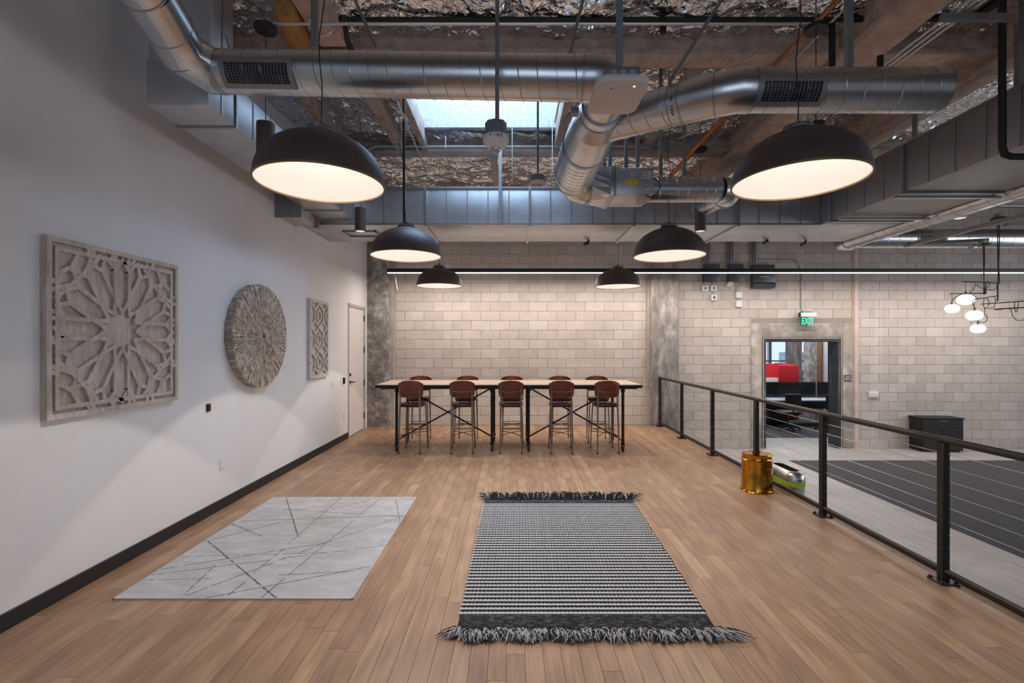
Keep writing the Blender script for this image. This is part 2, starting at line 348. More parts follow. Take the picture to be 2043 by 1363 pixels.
def thing(name, label, cat, loc=(0, 0, 0), group=None):
    o = bpy.data.objects.new(name, None); COL.objects.link(o); o.location = loc; o.empty_display_size = .1
    return tag(o, label, cat, group)
def struct(o): o['kind'] = 'structure'; return o
def sempty(name, loc=(0, 0, 0)):
    o = bpy.data.objects.new(name, None); COL.objects.link(o); o.location = loc; o['kind'] = 'structure'; return o
def kids(o): return [c for c in COL.objects if c.parent == o]
def copy_tree(o, parent=None):
    c = o.copy(); COL.objects.link(c)
    if parent is not None: c.parent = parent
    for ch in list(kids(o)): copy_tree(ch, c)
    return c
def at(px, py, d): return Vector(((px - CX) * d / F, d, H - (py - CY) * d / F))
def linkmesh(name, me, parent, loc=(0, 0, 0), rot=None):
    o = bpy.data.objects.new(name, me); COL.objects.link(o); o.parent = parent; o.location = Vector(loc) - wloc(parent)
    if rot: o.rotation_euler = rot
    return o
def text(name, body, size, loc, rot, mat, parent, depth=.0008, align='CENTER'):
    cu = bpy.data.curves.new(name, 'FONT'); cu.body = body; cu.size = size; cu.align_x = align; cu.align_y = 'CENTER'; cu.extrude = depth
    cu.materials.append(M[mat]); o = bpy.data.objects.new(name, font_mesh(cu, name)); COL.objects.link(o)
    o.parent = parent; o.location = Vector(loc) - wloc(parent); o.rotation_euler = rot; return o
# ================================================================ STRUCTURE
DECK = 4.92; LF = -0.544; YB = 10.18; YR = 10.42; XW = -3.03; XE = 3.20; XH = 13.0
# ---- upper wooden floor
floor = sempty('floor')
MB().box((XW - .1, -4.0, -.30), (XE, YB + .2, -.020)).build('subfloor', 'deck', floor)
planks = []
PW = .1; x = XW
while x < XE - .01:
    x1 = min(x + PW, XE); y = -.4 + random.uniform(-1.0, 0)
    while y < YB:
        L = random.choice((.75, .95, 1.2, 1.35, 1.6, 1.85)) * random.uniform(.9, 1.1); y1 = min(y + L, YB)
        if YB - y1 < .25: y1 = YB
        planks.append((x, y, x1, y1, random.random(), random.random(), random.random())); y = y1
    x = x1
def pscore(p):
    xc = (p[0] + p[2]) / 2; ya = max(p[1], 2.42)
    if p[3] < 2.5: return 1e9
    yc = (ya + p[3]) / 2
    if abs(xc) > 1.075 * p[3] + .05: return 1e8
    under = (-2.66 < xc < -1.08 and 3.2 < ya and p[3] < 5.3) or (-.3 < xc < 1.2 and 2.8 < ya and p[3] < 5.2)
    return yc ** 2 / max(p[3] - ya, .1) + (1e5 if under else 0)
planks.sort(key=pscore)
def plank_mb(p):
    g = .0006
    return MB().cbox((p[0] + g, p[1] + g, -.019), (p[2] - g, p[3] - g, random.uniform(-.0004, .0002)), .0012, 2)
def set_tone(me, tones):
    a = me.color_attributes.new('tone', 'FLOAT_COLOR', 'POINT')
    a.data.foreach_set('color', np.array([(t[0], t[1], t[2], 1) for t in tones], dtype=np.float32).ravel())
for p in planks[:300]:
    me = plank_mb(p).mesh('plank'); set_tone(me, [p[4:7]] * len(me.vertices)); me.materials.append(M['plank'])
    o = bpy.data.objects.new('plank', me); COL.objects.link(o); o.parent = floor
mb = MB(); tones = []
for p in planks[300:]:
    q = plank_mb(p); mb.add(q.v, q.f); tones += [p[4:7]] * len(q.v)
me = bpy.data.meshes.new('planks_beyond'); me.from_pydata(mb.v, [], mb.f); set_tone(me, tones); me.materials.append(M['plank'])
o = bpy.data.objects.new('planks_beyond', me); COL.objects.link(o); o.parent = floor; o['kind'] = 'stuff'
struct(MB().box((XE, -4, -.30), (XE + .012, YB, .012)).build('trim_1', 'rail'))
# ---- lower concrete floor
struct(MB().box((XE - .6, -4, LF - .2), (XH, 22, LF)).build('floor_lower', 'concrete_floor'))
struct(MB().box((XE - .05, -4, LF), (XE, YB, -.02)).build('trim_2', 'strip'))
# ---- left wall with door
LW = sempty('wall_left', (XW, 4, 0))
D0, D1, DZ = 8.80, 9.76, 2.46
mb = MB().box((XW - .2, -4, -.02), (XW, D0, DECK)).box((XW - .2, D0, DZ), (XW, D1, DECK)).box((XW - .2, D1, -.02), (XW, YB, DECK))
mb.build('painted_wall', 'paint', LW)
struct(MB().box((XW, -4, 0), (XW + .014, D0 - .02, .108)).build('baseboard_left', 'dark_base', bevel=.003))
dr = sempty('door_1', (XW, 9.3, 0))
mb = MB().box((XW - .16, D0 - .025, 0), (XW + .012, D0 + .03, DZ + .03)).box((XW - .16, D1 - .03, 0), (XW + .012, D1 + .025, DZ + .03)).box((XW - .16, D0, DZ - .03), (XW + .012, D1, DZ + .03))
mb.build('door_frame', 'door_frame', dr, bevel=.003)
leaf = MB().box((XW - .06, D0 + .032, .01), (XW - .008, D1 - .032, DZ - .033)).build('door_leaf', 'door', dr, bevel=.002)
hd = MB().cyl((XW - .01, D0 + .10, 1.02), (XW + .012, D0 + .10, 1.02), .026).cyl((XW + .01, D0 + .10, 1.02), (XW + .05, D0 + .10, 1.02), .010).obox((XW + .05, D0 + .09, 1.02), (XW + .05, D0 + .22, 1.02), .016, .02)
hd.build('door_handle', 'black', leaf, bevel=.003)
MB().cyl((XW - .01, D0 + .10, 1.16), (XW + .014, D0 + .10, 1.16), .026).build('deadbolt', 'black', leaf)
for z in (.28, .95, 1.62, 2.26):
    MB().cyl((XW + .004, D1 - .032, z - .06), (XW + .004, D1 - .032, z + .06), .012, n=10).build('hinge', 'black', dr)
# ---- concrete blocks
def block_mesh(wd, hh, key=None):
    m = MB().cbox((0.0, 0, 0.0), (wd, .05, hh), .004, 1).mesh('block'); m.materials.append(M['block']); return m
cache = {}
def block_wall(parent, x0, x1, z0, z1, yface, holes, limit, phase):
    CH, CW, J = .2032, .4064, .008; items = []
    rows = int((z1 - z0) / CH) + 1
    for r in range(rows):
        za = z0 + r * CH + J / 2; zb = min(z0 + (r + 1) * CH - J / 2, z1)
        if zb - za < .03: continue
        a = x0 - (CW / 2 if (r + phase) % 2 else 0)
        while a < x1:
            b = a + CW; lo = max(a + J / 2, x0); hi = min(b - J / 2, x1); segs = [(lo, hi)]
            for hx0, hx1, hz in holes:
                if za < hz - .05:
                    ns = []
                    for s0, s1 in segs:
                        if s1 <= hx0 or s0 >= hx1: ns.append((s0, s1)); continue
                        if s0 < hx0: ns.append((s0, hx0))
                        if s1 > hx1: ns.append((hx1, s1))
                    segs = ns
            for s0, s1 in segs:
                if s1 - s0 > .03: items.append((s0, s1, za, zb))
            a = b
    items.sort(key=lambda t: -((t[1] - t[0]) - (5 if t[2] > 3.55 else 0) - (5 if (t[0] + t[1]) / 2 > yface * 1.08 else 0)))
    for s0, s1, za, zb in items[:limit]:
        k = (round(s1 - s0, 3), round(zb - za, 3))
        if k not in cache: cache[k] = block_mesh(*k)
        linkmesh('block', cache[k], parent, (s0, yface + random.uniform(-.0015, .0025), za))
    mb = MB()
    for s0, s1, za, zb in items[limit:]: mb.cbox((s0, yface, za), (s1, yface + .05, zb), .005, 1)
    if mb.v: mb.build('blocks_beyond', 'block', parent, smooth=False)['kind'] = 'stuff'
wb = sempty('wall_back', (0, YB, 0))
MB().box((-3.2, YB + .0045, -.3), (3.56, YB + .3, DECK)).build('mortar', 'grout', wb)
block_wall(wb, -2.50, 2.87, 0.0, DECK, YB, [], 300, 0)
wr = sempty('wall_back_right', (7, YR, LF))
HX0, HX1, HZ = 5.22, 7.43, 2.10
OX0, OX1, OZ = 5.46, 7.22, 1.88      # steel frame outside
mb = MB().box((3.40, YR + .0045, LF), (OX0, YR + .30, DECK)).box((OX1, YR + .0045, LF), (XH, YR + .30, DECK)).box((OX0, YR + .0045, OZ), (OX1, YR + .30, DECK))
mb.build('mortar', 'grout', wr)
block_wall(wr, 3.56, XH, LF, DECK, YR, [(HX0, HX1, 2.19), (7.43, 7.58, 9)], 300, 1)
struct(MB().box((7.435, YR + .002, LF), (7.50, YR + .03, DECK)).build('trim_3', 'orange_strip'))
struct(MB().box((7.502, YR + .004, LF), (7.578, YR + .03, DECK)).build('trim_4', 'white_strip'))
mb = MB().box((HX0, YR - .012, LF), (OX0, YR + .008, 2.19)).box((OX1, YR - .012, LF), (HX1, YR + .008, 2.19)).box((OX0, YR - .012, OZ), (OX1, YR + .008, 2.19))
struct(mb.build('trim_5', 'surround', bevel=.004))
# steel door frame
d2 = sempty('door_2', (6.3, YR, LF))
mb = MB().box((OX0, YR - .02, LF), (OX0 + .085, YR + .32, OZ)).box((OX1 - .10, YR - .02, LF), (OX1, YR + .32, OZ)).box((OX0 + .085, YR - .02, OZ - .095), (OX1 - .10, YR + .32, OZ))
mb.build('steel_frame', 'jamb', d2, bevel=.004)
mb = MB()
for z in (-.3, .25, .80, 1.35): mb.cyl((OX1 - .104, YR + .14, z), (OX1 - .098, YR + .14, z), .014, n=12)
mb.build('bolt_holes', 'black', d2)
MB().sweep([(OX0 + .02, YR - .024, LF), (OX0 + .02, YR - .024, OZ - .02), (OX1 - .03, YR - .024, OZ - .02), (OX1 - .03, YR - .024, LF)], .008, 6).build('caulk_bead', 'white_strip', d2)
# ---- columns
struct(MB().box((-3.07, 9.93, -.02), (-2.574, YB + .01, DECK)).build('column_left', 'column_l', bevel=.008))
struct(MB().box((-2.573, 10.05, -.02), (-2.502, YB + .01, DECK)).build('trim_6', 'strip'))
struct(MB().box((2.93, 10.09, LF), (3.51, YB + .3, DECK)).build('column_right', 'column_r', bevel=.008))
struct(MB().box((2.872, 10.13, -.02), (2.929, YB + .02, DECK)).build('trim_7', 'strip'))
struct(MB().box((3.511, 10.20, LF), (3.558, YR + .2, DECK)).build('trim_8', 'white_strip'))
# ---- rear and right walls (behind / beside the camera), windows added for fill light
def win_wall(name, axis, pos, a0, a1, z0, z1, wa0, wa1, wz0, wz1, n):
    W = sempty(name)
    def bx(m, u0, u1, za, zb, t0=0, t1=.2):
        if axis == 'y': m.box((u0, pos - t1, za), (u1, pos - t0, zb))
        else: m.box((pos + t0, u0, za), (pos + t1, u1, zb))
    m = MB(); bx(m, a0, wa0, z0, z1); bx(m, wa1, a1, z0, z1); bx(m, wa0, wa1, z0, wz0); bx(m, wa0, wa1, wz1, z1); m.build('painted_wall', 'paint', W)
    m = MB()
    for i in range(n + 1):
        u = wa0 + (wa1 - wa0) * i / n; bx(m, u - .03, u + .03, wz0, wz1, .05, .12)
    bx(m, wa0, wa1, (wz0 + wz1) / 2 - .025, (wz0 + wz1) / 2 + .025, .05, .12); m.build('added_window_mullions', 'window_alu', W)  # mullions of the added, unseen windows
    return W
win_wall('wall_behind', 'y', -4.0, XW - .2, XH, LF, DECK, -2.4, 3.6, 1.2, 3.8, 5)
win_wall('wall_right', 'x', XH, -4.2, YR + .3, LF, DECK, 0, 8, .6, 3.2, 6)
# ---- ceiling: deck, foil-faced insulation, skylight well
SX0, SX1, SY0, SY1 = -1.26, .60, 4.96, 6.80
def foil_grid(x0, x1, y0, y1, step, name):
    nx = int((x1 - x0) / step) + 1; ny = int((y1 - y0) / step) + 1
    xs = np.linspace(x0, x1, nx); ys = np.linspace(y0, y1, ny); X, Y = np.meshgrid(xs, ys)
    rng = np.random.RandomState(5)
    def vn(sx, sy, seed):
        r = np.random.RandomState(seed); gx = int((x1 - x0) / sx) + 3; gy = int((y1 - y0) / sy) + 3; g = r.rand(gy, gx)
        u = (X - x0) / sx; v = (Y - y0) / sy; i = u.astype(int); j = v.astype(int); a = u - i; b = v - j
        return (g[j, i] * (1 - a) * (1 - b) + g[j, i + 1] * a * (1 - b) + g[j + 1, i] * (1 - a) * b + g[j + 1, i + 1] * a * b)
    Z = -.05 - .10 * np.abs(np.sin(X * 2 * PI / 2.4)) ** .6 * (.6 + .6 * vn(1.2, .8, 1))
    Z -= .09 * (1 - np.abs(2 * vn(.5, .34, 2) - 1)) + .06 * (1 - np.abs(2 * vn(.22, .15, 3) - 1)) + .035 * np.abs(2 * vn(.10, .08, 4) - 1) + .020 * rng.rand(ny, nx)
    Z = Z * .62 - .0 + DECK - .01
    jx = X + (rng.rand(ny, nx) - .5) * step * .6; jy = Y + (rng.rand(ny, nx) - .5) * step * .6
    V = np.stack([jx, jy, Z], -1).reshape(-1, 3)
    idx = np.arange(nx * ny).reshape(ny, nx); a = idx[:-1, :-1].ravel(); b = idx[:-1, 1:].ravel(); c = idx[1:, 1:].ravel(); d = idx[1:, :-1].ravel()
    cx = (X[:-1, :-1].ravel() + step / 2); cy = (Y[:-1, :-1].ravel() + step / 2)
    keep = ~((cx > SX0 - .04) & (cx < SX1 + .04) & (cy > SY0 - .04) & (cy < SY1 + .04))
    Fq = np.stack([a, b, c, d], -1)[keep]; flip = rng.rand(len(Fq)) > .5
    T = np.concatenate([np.where(flip[:, None], Fq[:, [0, 1, 2]], Fq[:, [0, 1, 3]]), np.where(flip[:, None], Fq[:, [0, 2, 3]], Fq[:, [1, 2, 3]])])
    me = bpy.data.meshes.new(name); me.from_pydata(V.tolist(), [], T.tolist()); me.materials.append(M['foil'])
    o = bpy.data.objects.new(name, me); COL.objects.link(o); return o
ceil = sempty('ceiling')
e_ = .05
mb = MB().box((XW - .2, -4.2, DECK), (XH + .2, SY0 - e_, DECK + .15)).box((XW - .2, SY1 + e_, DECK), (XH + .2, YR + .3, DECK + .15)).box((XW - .2, SY0 - e_, DECK), (SX0 - e_, SY1 + e_, DECK + .15)).box((SX1 + e_, SY0 - e_, DECK), (XH + .2, SY1 + e_, DECK + .15))
mb.build('roof_deck', 'deck', ceil)
o = foil_grid(XW, 6.6, 2.2, YB, .060, 'foil_insulation'); o.parent = ceil
m = MB()
for lo, hi in (((SX0 - .1, SY0, DECK - .02), (SX0, SY1, DECK + .85)), ((SX1, SY0, DECK - .02), (SX1 + .1, SY1, DECK + .85)), ((SX0 - .1, SY0 - .1, DECK - .02), (SX1 + .1, SY0, DECK + .85)), ((SX0 - .1, SY1, DECK - .10), (SX1 + .1, SY1 + .1, DECK + .85))):
    m.box(lo, hi)
m.build('skylight_well', 'fireproof_white', ceil)
# ---- beams (fireproofed steel)
def ibeam(name, p0, p1, zb, zt, wf, mat, tf=.07, tw=.12):
    m = MB(); p0 = Vector((p0[0], p0[1], 0)); p1 = Vector((p1[0], p1[1], 0)); d = (p1 - p0).normalized()
    def seg(w_, z0, z1): m.obox(p0 + Vector((0, 0, (z0 + z1) / 2)), p1 + Vector((0, 0, (z0 + z1) / 2)), w_, z1 - z0)
    seg(wf, zb, zb + tf); seg(tw, zb + tf, zt - .03); seg(wf, zt - .03, zt)
    o = m.build(name, mat, bevel=.02); return struct(o)
ibeam('beam_cross', (XW, 4.78), (XH, 4.78), 4.55, DECK, .24, 'fireproof')
ibeam('beam_cross', (XW, 7.22), (XH, 7.22), 4.60, DECK, .24, 'fireproof_grey', .05)
ibeam('beam_cross', (XW, 9.75), (XH, 9.75), 4.60, DECK, .24, 'fireproof_grey', .05)
ibeam('beam_cross', (XW, 2.3), (XH, 2.3), 4.55, DECK, .24, 'fireproof')
ibeam('girder', (3.34, -4), (3.34, YB + .1), 4.45, DECK, .36, 'fireproof', .09, .20)
ibeam('girder', (4.83, -4), (4.83, YR), 4.42, DECK, .26, 'fireproof', .08, .14)
ibeam('girder', (8.2, -4), (8.2, YR), 4.45, DECK, .26, 'fireproof', .08, .14)
for xx, y0, y1, wz in ((-1.66, 4.9, 7.1, .16), (-1.30, 4.9, 7.1, .09), (.68, 4.9, 7.1, .12), (2.0, 4.9, 7.1, .10), (-2.5, 4.9, 7.1, .10), (-.3, 7.35, 9.6, .10), (1.4, 7.35, 9.6, .10)):
    struct(MB().box((xx - wz / 2, y0, 4.62), (xx + wz / 2, y1, 4.90)).build('joist', 'fireproof_grey', bevel=.01))
struct(MB().obox((-1.93, 4.02, 4.60), (-2.00, 4.62, 4.56), .15, .24).build('timber_block', 'glulam', bevel=.006))
struct(MB().obox((-2.12, 3.7, 4.80), (-2.16, 4.1, 4.80), .06, .14).build('timber_block', 'glulam', bevel=.006))
struct(MB().box((-1.85, 3.9, 4.58), (-1.60, 4.60, 4.88)).build('timber_block', 'fireproof', bevel=.02))
# ---- room beyond the doorway
oc = sempty('office_beyond', (8, 14, LF))
MB().box((3.4, 20.4, LF), (16, 20.6, .35)).build('sill_wall', 'white_fabric', oc)
for xx in (8.6, 9.55, 10.0, 11.0, 11.9, 12.8, 13.7): MB().box((xx - .06, 20.3, .35), (xx + .06, 20.45, 3.6)).build('mullion', 'window_alu', oc)
for zz in (.35, 1.05, 2.9): MB().box((3.4, 20.32, zz - .03), (16, 20.42, zz + .03)).build('transom', 'window_alu', oc)
MB().box((3.0, YR + .3, 3.3), (17, 22, 3.5)).build('office_ceiling', 'fireproof_grey', oc)
MB().box((3.0, YR + .3, LF), (3.4, 22, 3.5)).build('office_side_wall', 'paint', oc)
MB().box((9.98, 17.0, LF), (10.34, 17.4, 3.3)).build('concrete_column', 'column_r', oc)
MB().box((9.30, 14.9, LF), (9.54, 15.2, 3.3)).build('concrete_column', 'column_l', oc)
MB().box((9.56, 15.25, LF), (17, 15.6, 3.3)).build('tan_block_wall', 'brick_orange', oc); MB().cyl((9.97, 15.12, LF), (9.97, 15.12, 3.3), .085, n=20).build('white_pipe', 'white_plastic', oc)
m = MB()
for k in range(14):
    z = LF + k * .3; m.box((9.57, 15.242, z), (17, 15.249, z + .008))
m.build('block_joints', 'strip', oc)
MB().box((5, 11.6, LF), (16, 20, LF + .008)).build('office_carpet', 'carpet', oc)
MB().box((12.9, -4, LF), (17, 10.0, LF + .001))
m = MB()
for i in range(60):
    xx = 14 + i * 1.6; h = random.uniform(-2.5, 1.6); yy = 46 + i % 5 * 4; m.box((xx, yy, -12), (xx + random.uniform(1.5, 3.2), yy + 3, h))
tag(m.build('far_city', 'city', smooth=False), 'pale distant city blocks outside the far office window', 'city', kind='stuff')
m = MB()
for i in range(70): m.ball((random.uniform(18, 60), random.uniform(42, 45), random.uniform(-3.5, -.6)), random.uniform(.35, .8), n=8, m=6)
tag(m.build('far_trees', 'foliage'), 'dark tree tops outside the far office window', 'trees', kind='stuff')
# ================================================================ DUCTS
def helix(m, p0, p1, r, pitch, t=.0034, start=0.0, per=20):
    p0 = Vector(p0); p1 = Vector(p1); d = p1 - p0; L = d.length; d.normalize()
    u = d.cross(Vector((0, 0, 1))).normalized(); v = d.cross(u); n = int(L / pitch * per); pts = []
    for i in range(n + 1):
        s = L * i / n; a = 2 * PI * s / pitch + start; pts.append(p0 + d * s + (u * math.cos(a) + v * math.sin(a)) * (r + .0005))
    m.sweep(pts, t, 5); return m
class Bands:
    def __init__(s): s.l = []
    def build(s, name, mat, root):
        for m in s.l: m.build(name, mat, root)
def band(b, p, d, r, w=.012, t=.004, n=32):
    p = Vector(p); d = Vector(d).normalized(); m = MB().sweep([p - d * w / 2, p + d * w / 2], r + t, n); b.l.append(m); return b
def spiral_duct(root, p0, p1, r, r1=None, pitch=.122, name='duct_run', n=48):
    MB().cyl(p0, p1, r, r1, n).build(name, 'galv', root)
    if r1 is None: helix(MB(), p0, p1, r, pitch).build('spiral_seam', 'galv_seam', root)
def ring_text(root, body, p, d, r, mat='text_black', size=.032, a0=-1.0, step=.022):
    """letters stencilled round the duct at p, seen from the camera side"""
    p = Vector(p); d = Vector(d).normalized(); to = (Vector((0, 0, H)) - p); to = (to - d * to.dot(d)).normalized(); v = d.cross(to)
    obs = []
    for i, ch in enumerate(body):
        if ch == ' ': continue
        a = (i - len(body) / 2) * step / r; nrm = (to * math.cos(a) + v * math.sin(a)).normalized(); tan = (-to * math.sin(a) + v * math.cos(a)).normalized()
        up = nrm.cross(tan)
        cu = bpy.data.curves.new('stencil_letter', 'FONT'); cu.body = ch; cu.size = size; cu.align_x = 'CENTER'; cu.align_y = 'CENTER'; cu.extrude = .0006; cu.materials.append(M[mat])
        o = bpy.data.objects.new('stencil_letter', font_mesh(cu, 'stencil_letter')); COL.objects.link(o); o.parent = root
        o.matrix_local = Matrix.Translation(p + nrm * (r + .0015) - wloc(root)) @ Matrix((tan, up, nrm)).transposed().to_4x4()
def grille(root, p0, p1, r, s0, s1, a0, a1, nb):
    """register on the duct side: plate frame, black patch for the shaded opening, bars and louvres. a: angle from camera-facing direction"""
    p0 = Vector(p0); d = (Vector(p1) - p0).normalized(); e1 = Vector((0, -1, 0)); e1 = (e1 - d * e1.dot(d)).normalized(); e2 = d.cross(e1)
    if e2.z > 0: e2 = -e2
    def P(s, a, rr): return p0 + d * s + (e1 * math.cos(a) + e2 * math.sin(a)) * rr
    def patch(m, s_0, s_1, a_0, a_1, rr, th=.004, k=8):
        vs = []; fs = []
        for i in range(k + 1):
            a = a_0 + (a_1 - a_0) * i / k
            vs += [P(s_0, a, rr), P(s_1, a, rr), P(s_1, a, rr + th), P(s_0, a, rr + th)]
        for i in range(k):
            for j in range(4): fs.append((4 * i + j, 4 * i + (j + 1) % 4, 4 * i + 4 + (j + 1) % 4, 4 * i + 4 + j))
        fs += [(0, 3, 2, 1), (4 * k, 4 * k + 1, 4 * k + 2, 4 * k + 3)]; m.add(vs, fs)
    f = .035; fa = .035 / r; m = MB()
    patch(m, s0 - f, s0, a0 - fa, a1 + fa, r, .008); patch(m, s1, s1 + f, a0 - fa, a1 + fa, r, .008)
    patch(m, s0, s1, a0 - fa, a0, r, .008, 3); patch(m, s0, s1, a1, a1 + fa, r, .008, 3)
    fr = m.build('grille_frame', 'ap_grey', root)
    m = MB(); patch(m, s0, s1, a0, a1, r + .0008, .001); m.build('grille_shade_patch', 'black', fr)  # black patch paints the shade inside the register
    for i in range(1, nb):
        s = s0 + (s1 - s0) * i / nb; m = MB(); patch(m, s - .0018, s + .0018, a0, a1, r + .002, .006, 5); m.build('grille_bar', 'strut', fr)
    m = MB()
    for j in range(1, 8):
        a = a0 + (a1 - a0) * j / 8; patch(m, s0, s0 + (s1 - s0) * .5, a - .006, a + .006, r + .002, .003, 1)
        if j > 4: patch(m, s0 + (s1 - s0) * .72, s1, a - .006, a + .006, r + .002, .003, 1)
    m.build('louvre', 'strut', fr)
M['ap_grey'] = plain('grille_frame_grey', (.30, .28, .27), .45, .6)
# main horizontal run, left
A = Vector((-2.10, 3.30, 3.600)); B = Vector((.50, 3.115, 3.446)); rr = .140
t = thing('round_duct', 'long silver spiral duct crossing upper left with a black grille at its left end', 'duct', A)
E1 = Vector((-2.06, 2.66, 3.70)); E2 = Vector((-2.0, 1.2, 3.80))
el = [E1, E1 + (Vector((-2.155, 3.0, 3.66)) - E1) * .98, Vector((-2.22, 3.22, 3.625)), A + Vector((.0, -.0, 0)), A + (B - A) * .03]
MB().sweep([E1, Vector((-2.12, 2.93, 3.665)), Vector((-2.17, 3.12, 3.63)), A + (B - A) * .012, A + (B - A) * .04], rr + .002, 48).build('elbow', 'galv', t)
spiral_duct(t, E2, E1, rr, pitch=.16); spiral_duct(t, A + (B - A) * .03, B, rr)
m = Bands()
band(m, E1, E1 - E2, rr); band(m, (-2.12, 2.93, 3.665), (-.05, .4, -.03), rr + .002, .006, .003); band(m, (-2.17, 3.12, 3.63), (.02, .3, -.03), rr + .004, .006, .003); band(m, A + (B - A) * .035, B - A, rr, .05); band(m, A + (B - A) * .985, B - A, rr, .02)
m.build('joint_band', 'galv_seam', t)
ring_text(t, '12 90 26GA —', A + (B - A) * .012, B - A, rr + .006)
Ld = (B - A).length
grille(t, A, B, rr, .20, .645, -.30, .42, 20) if False else grille(t, A, B, rr, .205, .64, .10, .98, 20)
# elbow into trunk
T0 = Vector((.66, 3.46, 3.448)); T1 = Vector((.66, 4.25, 3.49)); T2 = Vector((.66, 4.98, 3.53))
t = thing('trunk_duct', 'fat silver spiral trunk duct running from white access point back to the grey air box', 'duct', T0)
MB().sweep([B - Vector((.04, 0, 0))] + [Vector((.50 + .16 * math.sin(R(a)), 3.275 - .16 * math.cos(R(a)), 3.447)) for a in (0, 22.5, 45, 67.5, 90)] + [T0], rr + .003, 48).build('elbow', 'galv', t)
MB().cyl(T0, T0 + Vector((0, .12, .005)), rr + .012, n=48).build('collar', 'galv', t)
MB().cyl(T0 + Vector((0, .12, .005)), T0 + Vector((0, .30, .015)), rr + .01, .185, 48).build('reducer', 'galv', t)
MB().cyl(T0 + Vector((0, .30, .015)), T1, .185, .205, 48).build('duct_run', 'galv', t)
spiral_duct(t, T1, T2, .21, pitch=.1)
MB().sweep([T2, (.67, 5.10, 3.51), (.73, 5.20, 3.49), (.83, 5.23, 3.47)], .212, 48).build('elbow', 'galv', t)
m = Bands(); band(m, T0, (0, 1, .05), rr + .012); band(m, T0 + Vector((0, .12, 0)), (0, 1, .05), rr + .012); band(m, T1, (0, 1, .05), .21, .02); band(m, T2, (0, 1, .05), .212, .02)
band(m, (.67, 5.10, 3.51), (.1, 1, -.1), .212, .01); band(m, (.83, 5.23, 3.47), (1, .1, 0), .212, .02); band(m, (.50 + .16 * .7071, 3.275 - .16 * .7071, 3.447), (1, 1, 0), rr + .004, .008); m.build('joint_band', 'galv_seam', t)
MB().box((.40, 3.27, 3.30), (.46, 3.33, 3.34)).obox((.40, 3.30, 3.31), (.34, 3.24, 3.22), .008, .02).build('damper_lever', 'strut', t)
# right branch
t = thing('branch_duct', 'silver spiral duct on upper right ending in a flat cap, black grille near its bend', 'duct', (1.5, 3.3, 3.42))
q0 = Vector((.74, 3.78, 3.46)); q1 = Vector((1.22, 3.40, 3.435)); q2 = Vector((1.40, 3.275, 3.425)); q3 = Vector((1.55, 3.214, 3.422)); q4 = Vector((2.87, 3.214, 3.422))
spiral_duct(t, q0, q1, rr); MB().sweep([q1, q2, q3 + Vector((-.02, 0.0, 0)), q3 + Vector((.06, 0, 0))], rr + .003, 48).build('elbow', 'galv', t)
spiral_duct(t, q3, q4, rr)
m = Bands(); band(m, q1, q1 - q0, rr + .003, .02); band(m, q2, q3 - q1, rr + .005, .01); band(m, q3 + Vector((.05, 0, 0)), (1, 0, 0), rr, .02); band(m, q1 + (q0 - q1) * .12, q1 - q0, rr + .001, .01); band(m, q4, (1, 0, 0), rr, .012, .003); m.build('joint_band', 'galv_seam', t)
ring_text(t, '12 90 26GA —', q1 + (q0 - q1) * .06, q1 - q0, rr + .003, size=.028, step=.02)
grille(t, q3, q4, rr, .08, .455, .10, .94, 16)
# air box
t = thing('air_terminal_box', 'grey sheet-metal air terminal box with yellow and white stickers in front of blue-lit duct', 'air box', (1.2, 5.2, 3.4))
bx0, bx1, by0, by1, bz0, bz1 = 1.085, 1.475, 4.98, 5.46, 3.29, 3.56
MB().box((bx0, by0, bz0), (bx1, by1, bz1)).build('box_body', 'galv_rect', t, bevel=.004)
MB().box((bx0 - .06, by0 - .01, bz0 - .02), (bx0, by1 + .01, bz1 + .02)).build('flange', 'galv_seam', t, bevel=.004)
ra = .212; nseg = 16; vs = []; fs = []
for k in range(nseg):
    a = 2 * PI * k / nseg; vs.append((.84, 5.23 + ra * math.cos(a), 3.47 + ra * math.sin(a)))
for k in range(nseg):
    a = 2 * PI * k / nseg; c_, s_ = math.cos(a), math.sin(a); mxx = max(abs(c_), abs(s_)); vs.append((bx0 - .05, 5.22 + .24 * c_ / mxx, 3.425 + .145 * s_ / mxx))
for k in range(nseg): fs.append((k, (k + 1) % nseg, nseg + (k + 1) % nseg, nseg + k))
MB().add(vs, fs).build('transition', 'galv', t, smooth=False)
MB().box((bx0 + .03, by0 - .004, bz1 - .11), (bx0 + .14, by0, bz1 - .03)).build('sticker', 'sticker_blue', t)
s = MB().box((bx1 - .12, by0 - .004, bz1 - .11), (bx1 - .02, by0, bz1 - .03)).build('sticker', 'sticker_white', t)
s = MB().box((bx0 + .10, by0 - .004, bz1 - .175), (bx0 + .23, by0, bz1 - .125)).build('sticker', 'sticker_yellow', t); s['label'] = 'yellow warning sticker'
MB().box((bx1 - .09, by0 - .004, bz1 - .235), (bx1 - .04, by0, bz1 - .215)).build('sticker', 'sticker_white', t)
MB().box((bx0 + .155, by0 - .006, bz1 - .09), (bx0 + .18, by0, bz1 - .04)).build('sticker', 'sticker_white', t)
for k, zz in enumerate((.045, .065, .09)): MB().box((bx1 - .115, by0 - .005, bz1 - zz - .003), (bx1 - .05, by0 - .0038, bz1 - zz)).build('printed_line', 'text_black', t)
MB().box((bx1 - .12, by0 + .02, bz0 - .05), (bx1 - .03, by0 + .22, bz0)).build('actuator', 'white_fabric', t)
MB().sweep([(bx1, by0 + .05, 3.47), (bx1 + .06, by0 + .02, 3.43), (bx1 + .075, by0, 3.36), (bx1 + .04, by0, 3.28), (bx1 - .03, by0, 3.255), (bx1 - .09, by0 + .03, 3.29)], .005, 6).build('cord', 'black', t)
